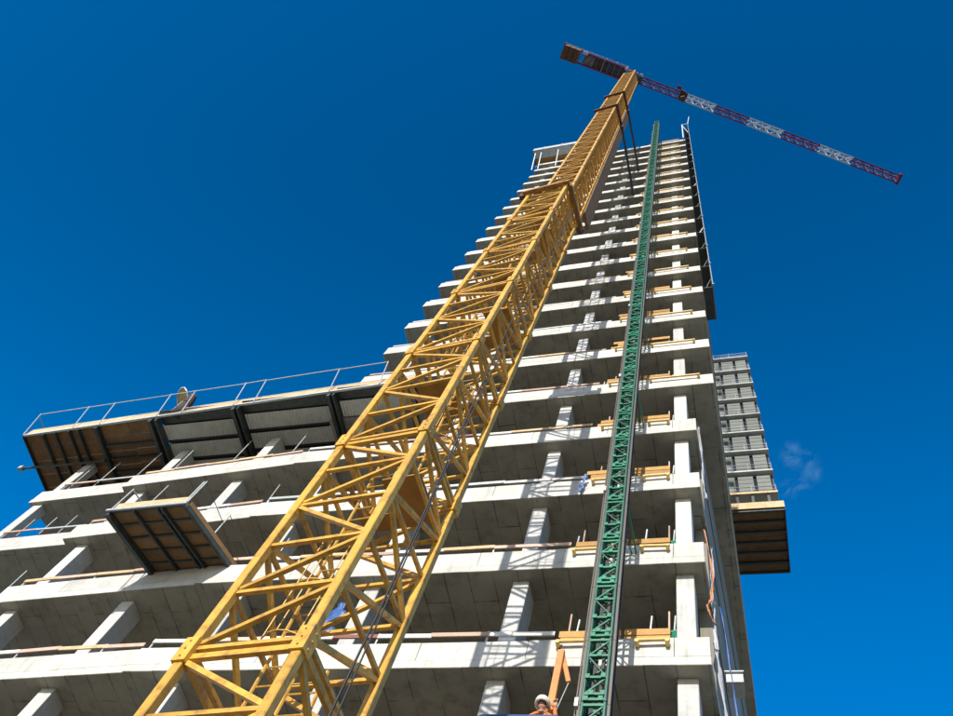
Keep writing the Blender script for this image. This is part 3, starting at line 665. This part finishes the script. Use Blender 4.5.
# ------------------------------------------------------------------ green hoist mast in front of the tower
HX, HY, HW, HD = -2.33, -1.62, 0.36, 0.36
hoist = thing('hoist_mast', 'slender green lattice hoist mast running up the tower front', 'hoist', (HX, HY, 0))
SH = 1.508; NSEC = 58
q = MB()
q.cm = 1
for sx in (-1, 1):
    for sy in (-1, 1): q.tube([(sx * HW / 2, sy * HD / 2, 0.01), (sx * HW / 2, sy * HD / 2, SH - 0.01)], 0.032, 6)
q.cm = 0
for zz in (0.05, 0.17, SH * 0.36, SH * 0.70, SH - 0.07):
    for sy in (-1, 1):
        q.bar((-HW / 2, sy * HD / 2, zz), (HW / 2, sy * HD / 2, zz), 0.05, 0.05)
    for sx in (-1, 1): q.bar((sx * HW / 2, -HD / 2, zz), (sx * HW / 2, HD / 2, zz), 0.04, 0.05)
for x_, z_ in ((-0.13, 0.05), (-0.05, 0.17), (0.11, 0.05), (0.13, 0.17), (0.02, SH * 0.70), (-0.14, SH * 0.36), (0.12, SH * 0.37)):
    q.bar((x_, -HD / 2 - 0.035, z_ - 0.045), (x_, -HD / 2 - 0.035, z_ + 0.05), 0.075, 0.03)
for k, (za, zb) in enumerate(((0.17, SH * 0.36), (SH * 0.36, SH * 0.70), (SH * 0.70, SH - 0.07))):
    f = 1 if k % 2 == 0 else -1
    q.cm = 1 if k == 1 else 0
    for sy in (-1, 1): q.bar((-f * HW / 2, sy * HD / 2, za), (f * HW / 2, sy * HD / 2, zb), 0.026)
    for sx in (-1, 1): q.bar((sx * HW / 2, -f * HD / 2, za), (sx * HW / 2, f * HD / 2, zb), 0.026)
q.cm = 3
q.bar((0.04, 0.06, 0.0), (0.04, 0.06, SH), 0.05, 0.05); q.bar((-0.12, 0.16, 0.0), (-0.12, 0.16, SH), 0.09, 0.03)
hm = q.mesh('mast_section', ['hoist_green', 'hoist_dark', 'galvanised', 'rubber_black'])
for k in range(NSEC): link('mast_section', hm, hoist, (HX, HY, 0.05 + k * SH))
q = MB(); q.bar((0, 0, 0.005), (0, 0, SH - 0.005), 0.055, 0.07, up=(0, 1, 0)); gm = q.mesh('guide_rail', 'hoist_rail')
for k in range(NSEC - 1):
    link('guide_rail', gm, hoist, (HX - HW / 2 - 0.06, HY - 0.10, 0.05 + k * SH)); link('guide_rail', gm, hoist, (HX + HW / 2 + 0.05, HY - 0.10, 0.05 + k * SH))
q = MB(); q.bar((0, 0, 0.005), (0, 0, SH - 0.005), 0.06, 0.05, up=(0, 1, 0)); rk = q.mesh('toothed_rack', 'rubber_black')
for k in range(NSEC - 1):
    link('toothed_rack', rk, hoist, (HX - HW / 2 + 0.055, HY + HD / 2 - 0.02, 0.05 + k * SH)); 
    link('toothed_rack', rk, hoist, (HX + HW / 2 + 0.03, HY + HD / 2 - 0.02, 0.05 + k * SH))
q = MB(); q.tube([(HX - HW / 2 - 0.13, HY - 0.05 + 0.012 * math.sin(k), 0.1 + k * 2.2) for k in range(38)], 0.018, 6); q.build('power_cable', 'hoist_rail', hoist)
for i in range(-3, TOP + 1, 2):
    zt = LV(i) + 0.45
    q = MB()
    for sx in (-1, 1):
        q.tube([(HX + sx * HW / 2, HY + HD / 2, zt), (HX + sx * 0.2, 0.0, zt)], 0.022, 6)
    q.tube([(HX - HW / 2, HY + HD / 2, zt), (HX + 0.1, 0.0, zt)], 0.016, 6)
    q.build('wall_tie', 'hoist_green', hoist)
    q = MB(); q.bar((HX - HW / 2 - 0.1, HY - HD / 2 - 0.01, zt), (HX - HW / 2 - 0.1, HY + 0.1, zt), 0.06, 0.18); q.build('cable_guide', 'galvanised', hoist)

# ------------------------------------------------------------------ timber landing barriers, one on every floor
for i in range(0, TOP + 1):
    z = LV(i)
    lab = 'yellow timber hoist landing barrier on the %s slab edge, counting up' % ORD[i]
    xa, xb = (-3.75 if i < 2 else -3.6 + 0.02 * i), -1.36
    t = thing('landing_barrier', lab, 'barrier', (HX, 0.2, z + 0.8), 'hoist landing barriers')
    xm = HX + random.uniform(-0.05, 0.05)
    boards = ((0.84, 0.17), (1.04, 0.19)) if i < 2 else ((0.84, 0.20), (1.06, 0.20), (1.29, 0.19)) if i < 5 else ((0.84, 0.25), (1.11, 0.25), (1.38, 0.25), (1.65, 0.22))
    for (a, b) in ((xa, xm - 0.06), (xm + 0.02, xb)):
        for zb, hh in boards:
            if random.random() < (0.16 if zb > 0.9 and i > 3 else 0.0): continue
            q = MB(); e = random.uniform(-0.15, 0.15) if a == xa else 0.0
            y_ = 0.13 + random.uniform(-0.012, 0.012); zb += random.uniform(-0.02, 0.02)
            q.poly([(a + e, y_, z + zb), (b, y_, z + zb + random.uniform(-0.01, 0.01)), (b, y_ + 0.035, z + zb), (a + e, y_ + 0.035, z + zb), (a + e, y_, z + zb + hh), (b, y_, z + zb + hh), (b, y_ + 0.035, z + zb + hh), (a + e, y_ + 0.035, z + zb + hh)],
                   ((3, 2, 1, 0), (4, 5, 6, 7), (0, 1, 5, 4), (1, 2, 6, 5), (2, 3, 7, 6), (3, 0, 4, 7))); q.build('plank', 'timber_yellow', t)
    for x in (xa + 0.25, xb - 0.03):
        q = MB(); q.tube([(x, 0.21, z + 0.5), (x, 0.21, z + 1.85)], 0.02, 6); q.build('post', 'plank_pinkish', t)
    xe = xb + 0.02 if i < 4 else -0.42 + random.uniform(-0.1, 0.1)
    for a, b in ((xa + 0.1, xm - 0.2), (xm + 0.28, xe)):
        q = MB(); zz = z + 0.60 + random.uniform(-0.03, 0.03)
        q.tube([(a, -0.10, zz), (b, -0.10, zz + random.uniform(-0.02, 0.02))], 0.042, 8); bm_ = q.build('support_beam', 'beam_yellow', t)
        for x in (a + 0.04, b - 0.05):
            q = MB(); q.tube([(x, -0.15, zz - 0.05), (x, 0.0, zz - 0.06)], 0.045, 8); q.build('bracket', 'beam_yellow', bm_)

# green jacks and posts standing on the floors behind the barriers
for i in range(0, 11):
    z = LV(i)
    for k, (x, y, hgt, where) in enumerate(((-3.68 + random.uniform(-0.1, 0.25), 0.45 + random.uniform(0, 0.3), 1.9 if i < 6 else 1.7, 'left end'), (-1.98 - 0.06 * (i % 3) + random.uniform(-0.1, 0.2), 0.5, random.uniform(1.4, 2.1), 'middle'), (-1.31, 0.42, 1.72, 'column end'))):
        t = thing('jack_post', 'green jack post at the %s of the %s landing barrier, counting up' % (where, ORD[i]), 'jack post', (x, y, z + SLT), 'green jack posts')
        q = MB(); q.tube([(x, y, z + SLT), (x, y, z + hgt - 0.3)], 0.045 if k < 2 else 0.07, 8); q.build('tube', 'hoist_green', t)
        q = MB(); q.tube([(x, y, z + hgt - 0.3), (x + 0.03, y, z + hgt + 0.25)], 0.022, 6); q.build('spindle', 'galvanised', t)
        q = MB(); q.bar((x - 0.1, y - 0.02, z + hgt - 0.32), (x + 0.1, y - 0.02, z + hgt - 0.26), 0.08, 0.05); q.build('collar_nut', 'hoist_green', t)
        if k < 2:
            q = MB(); q.tube([(x + 0.16, y, z + SLT), (x + 0.03, y, z + hgt - 0.5)], 0.02, 6); q.build('stay', 'hoist_green', t)
            q = MB(); q.tube([(x - 0.16, y - 0.1, z + SLT), (x - 0.14, y - 0.1, z + hgt - 0.55)], 0.024, 6); q.build('side_tube', 'galvanised', t)

# ------------------------------------------------------------------ edge rails along the slabs
def edge_rail(i, pts, label, mats, group, zo=1.16, r=0.075):
    t = thing('edge_rail', label, 'guard rail', (pts[0][0], pts[0][1], LV(i) + 0.8), group)
    for k, (a, b) in enumerate(zip(pts, pts[1:])):
        q = MB(); dz = random.uniform(-0.03, 0.03)
        q.bar((a[0] + 0.004, a[1], LV(i) + zo + dz), (b[0] - 0.004 + random.uniform(0, 0.05), b[1] + random.uniform(-0.015, 0.015), LV(i) + zo + dz + random.uniform(-0.03, 0.03)), 0.035, r * 1.6)
        q.build('rail', mats[k % len(mats)], t)
        if k % 2 == 0:
            q = MB(); q.box(a[0] - 0.02, a[0] + 0.02, a[1] + 0.022, a[1] + 0.06, LV(i) + 0.795, LV(i) + zo + 0.12); q.build('post', 'galvanised', t)
    return t
for i in range(0, 13):
    xs = [XL + 0.1]
    while xs[-1] < -5.2: xs.append(xs[-1] + random.uniform(1.1, 1.9))
    xs[-1] = -3.8
    ms = (['rail_white', 'plank_pinkish', 'rail_white', 'rail_red'], ['plank_pinkish', 'rail_white', 'timber_pale'], ['galvanised', 'rail_white'], ['rail_white', 'timber_pale', 'plank_pinkish', 'rail_red'])[i % 4]
    edge_rail(i, [(x, 0.10) for x in xs], 'thin pink and white guard rail above the %s slab edge of the tower, counting up' % ORD[i], ms, 'tower edge rails', 1.14)
for i in range(0, 4):
    xs = [WX + 0.3, -19.3, -17.9, -16.6, -15.2, -14.0]
    edge_rail(i, [(x, wy(x) + 0.1) for x in xs], 'pinkish plank guard rail above the %s slab edge of the low wing, counting up' % ORD[i], [['plank_pinkish', 'rail_white', 'plank_pinkish', 'timber_pale'], ['timber_pale', 'plank_pinkish'], ['plank_pinkish', 'rail_white'], ['timber_pale', 'plank_pinkish', 'timber_pale']][i], 'wing edge rails', 1.12)
# slim poles standing on the wing floors
k = 0
for i, lst in ((3, ((-21.0, 0.28), (-19.4, 0.2), (-17.0, 0.12), (-14.6, 0.02), (-24.2, 0.6), (-23.0, 0.55))), (2, ((-24.0, 0.66), (-23.0, 0.64), (-22.2, 0.62), (-13.9, 0.0), (-12.4, -0.02))), (1, ((-21.6, 0.62), (-12.8, -0.03), (-12.1, -0.02), (-10.5, -0.02)))):
    for j, (x, y) in enumerate(lst):
        t = thing('guard_pole', 'slim pole on the %s slab edge of the low wing, %s pole from the left' % (ORD[i], (['first'] + ORD[1:])[sorted(a for a, _ in lst).index(x)]), 'pole', (x, y, LV(i) + 0.4), 'guard poles')
        hgt = 2.3 if i == 3 else 1.75
        q = MB(); q.tube([(x, y + 0.27, LV(i) + 0.26), (x + random.uniform(-0.05, 0.05), y + 0.22, LV(i) + 0.5 + hgt)], 0.018, 6); q.build('tube', 'galvanised', t)
        q = MB(); q.bar((x, y + 0.27, LV(i) + 0.25), (x, y + 0.27, LV(i) + 0.4), 0.09, 0.06); q.build('clamp', 'dark_steel', t)
# second rail in the set-back bay
for i in (2, 3):
    edge_rail(i, [(WXE + 0.7, 0.75), (-23.0, 0.70), (WX - 0.1, 0.66)], 'pale tube rail across the set-back bay at the far left, %s floor' % ORD[i], ['plank_pinkish', 'galvanised'], 'wing edge rails', 1.25, 0.05)

# ------------------------------------------------------------------ edge protection at the tower top
sc = thing('side_scaffold', 'tall narrow scaffold screen clinging to the upper right corner of the tower', 'scaffold', (0.3, 0.5, LV(6)))
for i in range(7, 24):
    z = LV(i); gx = 0.50
    MB().box(0.12, gx - 0.01, -0.15, 1.35, z - 0.02, z + 0.04).build('platform', 'dark_steel', sc)
    MB().box(gx, gx + 0.035, -0.18, 1.4, z - 0.05, z + ST - 0.08).build('screen_panel', 'screen_sheet', sc)
    MB().box(gx + 0.001, gx + 0.04, -0.26, -0.185, z - 0.05, z + ST - 0.1).build('upright', 'machine_grey', sc)
    q = MB(); q.bar((0.12, 0.1, z + 0.1), (gx - 0.02, 0.1, z + 1.9), 0.05); q.build('brace', 'galvanised' if i % 4 == 2 else 'dark_steel', sc)
    MB().box(gx - 0.01, gx + 0.08, -0.31, -0.265, z - 0.10, z + 0.02).build('coupler', 'machine_grey', sc)
MB().box(-0.10, 0.62, -0.24, -0.16, LV(24) - 0.15, LV(24) + 0.0).build('top_beam', 'galvanised', sc)
MB().box(-0.10, 0.0, -0.24, -0.16, LV(21) + 0.3, LV(24) - 0.16).build('upright', 'galvanised', sc)
q = MB(); q.bar((-0.05, -0.15, LV(24) - 0.2), (0.45, -0.15, LV(22) + 0.3), 0.06); q.build('brace', 'galvanised', sc)
q = MB(); q.bar((0.52, -0.2, LV(24) - 0.1), (0.75, -0.5, LV(25) - 0.2), 0.06); q.build('mast_tube', 'jib_white', sc)

tp = thing('roof_edge_platform', 'grey boxed edge platform with timber soffit at the top left of the tower', 'platform', (-12, -0.5, LV(21)))
zt = z_of(84.3)
MB().box(-14.45, -7.6, -1.28, -1.22, zt - 0.12, zt + 1.1).build('front_board', 'galvanised', tp)
for k in range(9):
    MB().box(-14.4 + k * 0.75 + 0.01, -14.4 + k * 0.75 + 0.74, -0.40, 0.35, zt - 0.02, zt + 0.05).build('deck_board', 'timber_yellow', tp)
    MB().box(-14.4 + k * 0.75 + 0.01, -14.4 + k * 0.75 + 0.74, -1.20, -0.42, zt - 0.12, zt - 0.06).build('catch_panel', 'galvanised', tp)
MB().box(-14.47, -14.42, -1.02, 0.4, zt - 0.1, zt + 0.35).build('end_board', 'dark_steel', tp)
for x in (-14.2, -13.6, -11.9, -10.2, -8.4):
    q = MB(); q.bar((x, -1.0, zt - 0.16), (x, 0.0, LV(20) + 0.9), 0.08); q.bar((x, 0.15, LV(21)), (x, 0.15, zt - 0.06), 0.08); q.build('bracket_strut', 'galvanised', tp)
for x in (-13.4, -11.6, -9.6):
    MB().box(x - 0.03, x + 0.03, -1.33, -1.285, zt - 0.1, zt + 1.2).build('post', 'galvanised', tp)

# ------------------------------------------------------------------ plastic sheeting, net and boards on the flank
def ribbon(name, pts, wdt, matn, label, cat, wdir=(1, 0.3, 0)):
    wd = Vector(wdir).normalized(); q = MB(); vs = []; fs = []; rr = random.Random(len(pts) * 17 + int(wdt * 1000))
    fine = []
    for a, b in zip(pts, pts[1:]):
        for t in range(5): fine.append(Vector(a).lerp(Vector(b), t / 5))
    fine.append(Vector(pts[-1]))
    for k, p in enumerate(fine):
        ww = wdt * (0.25 + 0.9 * abs(math.sin(k * 0.43 + wdt * 30)) * rr.uniform(0.6, 1.2))
        p = p + Vector((rr.uniform(-0.1, 0.1) * wdt, rr.uniform(-0.02, 0.02), 0))
        for j in range(4):
            t = j / 3 - 0.5; vs.append(p + wd * (ww * t) + Vector((0, rr.uniform(-0.05, 0.05), rr.uniform(-0.02, 0.02))))
    for k in range(len(fine) - 1):
        for j in range(3): fs.append((k * 4 + j, k * 4 + j + 1, k * 4 + j + 5, k * 4 + j + 4))
    q.poly(vs, fs); o = q.build(name, matn, smooth=True)
    sf = o.modifiers.new('thickness', 'SOLIDIFY'); sf.thickness = 0.006
    return tag(o, label, cat)
zA = z_of
ribbon('plastic_sheet', [(-0.42, 0.6, zA(18.0)), (-0.45, 0.7, zA(17.2)), (-0.50, 0.75, zA(16.4)), (-0.48, 0.7, zA(15.6)), (-0.5, 0.8, zA(14.8)), (-0.46, 0.8, zA(14.0)), (-0.42, 0.8, zA(13.2)), (-0.36, 0.8, zA(12.2)), (-0.3, 0.8, zA(11))], 0.085, 'tarp_pale', 'pale crumpled plastic sheet hanging down the right flank of the tower', 'sheeting')
ribbon('plastic_sheet', [(-0.33, 0.5, zA(15.6)), (-0.28, 0.55, zA(14.7)), (-0.25, 0.6, zA(13.8)), (-0.2, 0.6, zA(12.8)), (-0.15, 0.6, zA(11.5))], 0.04, 'tarp_blue', 'narrow blue plastic strip at the lower right flank, right of the pale sheet', 'sheeting')
ribbon('plastic_sheet', [(-0.52, 0.3, zA(24.0)), (-0.50, 0.35, zA(23.0)), (-0.48, 0.4, zA(22.0)), (-0.50, 0.45, zA(21.0)), (-0.46, 0.45, zA(20.0))], 0.07, 'tarp_pale', 'pale plastic strip dangling beside the fourth slab end on the right flank', 'sheeting')
ribbon('warning_net', [(-0.55, 0.3, zA(18.3)), (-0.48, 0.45, zA(17.4)), (-0.44, 0.5, zA(16.6)), (-0.52, 0.45, zA(15.8)), (-0.6, 0.2, zA(15.3)), (-0.55, 0.2, zA(15.0)), (-0.45, 0.3, zA(14.8))], 0.05, 'net_orange', 'orange warning net twisted round the right flank by the corner column', 'netting')
fb = thing('flank_bracket', 'small pale box bracket sticking out of the dark right flank wall', 'bracket', (-0.15, 3, zA(15)))
MB().box(-0.38, -0.02, 1.9, 2.35, zA(14.9), zA(15.15)).build('box', 'column_concrete', fb)
MB().box(-0.40, 0.0, 1.85, 2.4, zA(15.16), zA(15.19)).build('lid', 'galvanised', fb)
# blue sheet behind the mast, blue jacket on the barrier
ribbon('blue_sheet', [(-9.3, 0.25, LV(0) + 2.6), (-9.28, 0.2, LV(0) + 2.1), (-9.32, 0.12, LV(0) + 1.6), (-9.3, 0.1, LV(0) + 1.2)], 0.5, 'tarp_blue', 'blue sheet hung on the open floor behind the yellow mast', 'sheeting', (1, 0, 0))
ribbon('blue_rag', [(-3.62, -0.16, LV(2) + 0.75), (-3.66, -0.14, LV(2) + 0.5), (-3.7, -0.13, LV(2) + 0.2), (-3.72, -0.12, LV(2) - 0.1)], 0.13, 'tarp_blue', 'blue jacket hanging over the third slab edge beside the hoist landing', 'jacket', (1, 0, 0))

# ------------------------------------------------------------------ boom lift basket with a worker, at the bottom edge of the picture
BX, BY = -3.75, -0.95
ZB = 11.28
lift = thing('boom_lift', 'blue basket of a boom lift in front of the lowest floor in view', 'boom lift', (-3.8, -1.2, 0))
x0, x1, y0, y1 = BX - 0.55, BX + 0.75, BY - 0.45, BY + 0.45
q = MB(); q.box(x0, x1, y0, y1, ZB - 0.06, ZB - 0.005); q.build('basket_floor', 'dark_steel', lift)
for hz in (0.55, 0.95):
    q = MB(); q.tube([(x0, y0, ZB + hz), (x1, y0, ZB + hz), (x1, y1, ZB + hz), (x0, y1, ZB + hz), (x0, y0 + 0.02, ZB + hz)], 0.03, 8); q.build('basket_rail', 'basket_blue', lift)
for a, b in ((x0, y0), (x1, y0), (x1, y1), (x0, y1)):
    q = MB(); q.tube([(a, b, ZB), (a, b, ZB + 0.95)], 0.028, 8); q.build('basket_post', 'basket_blue', lift)
q = MB(); q.bar((BX, BY - 0.5, ZB - 0.1), (BX, BY - 0.5, ZB + 0.4), 0.3, 0.12); q.build('basket_mount', 'basket_blue', lift)
q = MB(); q.bar((BX, BY - 0.55, ZB), (BX + 0.6, -2.4, 7.0), 0.16, 0.2); q.build('fly_boom', 'plank_orange', lift)
q = MB(); q.bar((BX + 0.55, -2.3, 7.2), (BX + 1.5, -3.1, 1.6), 0.26, 0.32); q.build('main_boom', 'plank_orange', lift, bevel=0.02)
q = MB(); q.box(BX + 0.6, BX + 2.4, -3.8, -2.5, 0.85, 1.75); q.build('turret', 'basket_blue', lift, bevel=0.08)
q = MB(); q.box(BX + 0.4, BX + 2.6, -3.7, -2.6, 0.4, 0.82); q.build('chassis', 'dark_steel', lift, bevel=0.05)
for a in (BX + 0.7, BX + 2.3):
    for b in (-3.9, -2.7):
        q = MB(); q.tube([(a, b, 0.4), (a, b + 0.28, 0.4)], 0.4, 18); wl = q.build('wheel', 'rubber_black', lift, bevel=0.03)
        q = MB(); q.tube([(a, b - 0.01, 0.4), (a, b + 0.29, 0.4)], 0.18, 14); q.build('rim', 'jib_white', wl)

# worker: one continuous skinned body, clothes by height, helmet on top
def skinned(name, verts, edges, radii, root, parent, matn, sub=2):
    me = bpy.data.meshes.new(name); me.from_pydata(verts, edges, []); o = link(name, me, parent)
    o.modifiers.new('skin', 'SKIN')
    for i, sv in enumerate(me.skin_vertices[0].data if me.skin_vertices else []):
        sv.radius = (radii[i], radii[i]); sv.use_root = (i == root)
    sb = o.modifiers.new('subdivision', 'SUBSURF'); sb.levels = sub; sb.render_levels = sub
    me.materials.append(MATS[matn]); return o
px_, py_ = -3.42, -0.92
per = thing('person', 'worker in white helmet and orange jacket holding up an orange trestle', 'person', (px_, py_, ZB))
HZ = ZB
def V(x, y, z): return (px_ + x, py_ + y, HZ + z)
vs = [V(0, 0, 0.93), V(0, 0, 1.10), V(0, 0, 1.28), V(0, 0, 1.42), V(0, -0.01, 1.49), V(0, -0.02, 1.57),
      V(-0.19, 0, 1.40), V(-0.25, -0.10, 1.15), V(-0.05, -0.24, 1.25), V(0.03, -0.22, 1.30),
      V(0.19, 0, 1.40), V(0.29, -0.04, 1.22), V(0.26, -0.10, 1.45), V(0.25, -0.12, 1.53),
      V(-0.10, 0, 0.88), V(-0.12, 0.0, 0.48), V(-0.12, 0.03, 0.08), V(-0.12, -0.12, 0.04),
      V(0.10, 0, 0.88), V(0.13, 0.0, 0.48), V(0.13, 0.03, 0.08), V(0.14, -0.12, 0.04)]
ed = [(0, 1), (1, 2), (2, 3), (3, 4), (4, 5), (3, 6), (6, 7), (7, 8), (8, 9), (3, 10), (10, 11), (11, 12), (12, 13), (0, 14), (14, 15), (15, 16), (16, 17), (0, 18), (18, 19), (19, 20), (20, 21)]
rd = [0.15, 0.14, 0.16, 0.12, 0.055, 0.06, 0.07, 0.05, 0.038, 0.03, 0.07, 0.05, 0.038, 0.03, 0.095, 0.065, 0.045, 0.04, 0.095, 0.065, 0.045, 0.04]
try:
    body = skinned('body', vs, ed, rd, 0, per, 'hi_vis')
except Exception as ex:
    print('skin failed', ex)
def ellipsoid(c, rx, ry, rz, n=14, m_=9, zmin=-1.0):
    q = MB(); vs = []; fs = []
    for j in range(m_ + 1):
        t = -math.pi / 2 + math.pi * j / m_; zz_ = max(math.sin(t), zmin)
        for i in range(n):
            a = 2 * math.pi * i / n; rr = math.cos(t) if math.sin(t) >= zmin else math.sqrt(1 - zmin * zmin) * j / m_
            vs.append((c[0] + rx * rr * math.cos(a), c[1] + ry * rr * math.sin(a), c[2] + rz * zz_))
    for j in range(m_):
        for i in range(n): fs.append((j * n + i, j * n + (i + 1) % n, (j + 1) * n + (i + 1) % n, (j + 1) * n + i))
    q.poly(vs, fs); return q
hc = V(0.0, -0.03, 1.66)
head = ellipsoid(hc, 0.078, 0.098, 0.115).build('head', 'skin', per, smooth=True)
ellipsoid((hc[0], hc[1] + 0.1, hc[2] - 0.01), 0.014, 0.02, 0.026, 8, 6).build('nose', 'skin', head, smooth=True)
for sx in (-1, 1):
    ellipsoid((hc[0] + sx * 0.08, hc[1] + 0.005, hc[2]), 0.012, 0.024, 0.033, 8, 6).build('ear', 'skin', head, smooth=True)
    ellipsoid((hc[0] + sx * 0.03, hc[1] + 0.088, hc[2] + 0.012), 0.013, 0.01, 0.008, 8, 6).build('eye', 'cloth_dark', head, smooth=True)
ellipsoid((hc[0], hc[1] + 0.091, hc[2] - 0.055), 0.024, 0.008, 0.006, 8, 6).build('mouth', 'rail_red', head, smooth=True)
ellipsoid((hc[0], hc[1] - 0.02, hc[2] + 0.02), 0.084, 0.098, 0.10).build('hair', 'cloth_dark', head, smooth=True)
hel = ellipsoid((hc[0], hc[1], hc[2] + 0.035), 0.14, 0.165, 0.14, 18, 12, zmin=-0.25).build('helmet', 'helmet_white', per, smooth=True)
q = MB(); q.tube([(hc[0] + 0.13 * math.cos(a), hc[1] + 0.16 * math.sin(a) + 0.01, hc[2] + 0.01) for a in [2 * math.pi * k / 18 for k in range(19)]], 0.012, 6); q.build('helmet_brim', 'helmet_white', hel, smooth=True)
for sgn, base, d0 in ((1, V(0.25, -0.12, 1.55), Vector((0.0, -0.3, 1.0))), (-1, V(0.04, -0.22, 1.31), Vector((0.9, 0.1, 0.3)))):
    d0 = d0.normalized(); side = d0.cross(Vector((0, 1, 0))).normalized(); q = MB()
    q.bar(Vector(base) - d0 * 0.03, Vector(base) + d0 * 0.06, 0.08, 0.03)
    for k in range(4):
        o_ = Vector(base) + d0 * 0.05 + side * ((k - 1.5) * 0.02); ln = (0.07, 0.08, 0.075, 0.06)[k]
        q.tube([o_, o_ + d0 * ln * 0.6, o_ + d0 * ln * 0.8 + Vector((0.02, -0.03, 0))], 0.0095, 6)
    o_ = Vector(base) + side * 0.045; q.tube([o_, o_ + side * 0.03 + d0 * 0.03, o_ + side * 0.03 + d0 * 0.06], 0.011, 6)
    q.build('hand', 'skin', per, smooth=True)
MB().box(px_ - 0.2, px_ - 0.03, py_ - 0.16, py_ + 0.1, ZB, ZB + 0.1).build('boot', 'cloth_dark', per, bevel=0.03)
MB().box(px_ + 0.05, px_ + 0.22, py_ - 0.16, py_ + 0.1, ZB, ZB + 0.1).build('boot', 'cloth_dark', per, bevel=0.03)

tr_ = thing('plank_trestle', 'orange painted timber trestle leaning up in front of the lowest slab', 'trestle', (-3.25, -0.9, zA(11.3)))
top = Vector((-3.27, -0.86, zA(12.72))); lo_ = Vector((-3.30, -0.86, zA(11.2)))
q = MB(); q.bar(lo_, top, 0.13, 0.09, up=(0, 1, 0)); q.build('long_leg', 'plank_orange', tr_, bevel=0.008)
q = MB(); q.bar((-3.06, -0.80, zA(11.95)), top + Vector((0.02, 0.09, -0.05)), 0.09, 0.07, up=(0, 1, 0)); q.build('short_leg', 'plank_orange', tr_, bevel=0.008)
q = MB(); q.bar(top + Vector((-0.03, -0.05, 0.0)), top + Vector((-0.01, -0.03, 0.12)), 0.04); q.build('hinge_pin', 'rust_brown', tr_)
q = MB(); q.tube([(-3.06, -0.8, zA(11.95)), (-3.2, -0.85, zA(11.2))], 0.008, 5); q.build('cord', 'galvanised', tr_)

bpy.context.view_layer.update()
for o in ROOTS:
    if 'wpos' in o: del o['wpos']
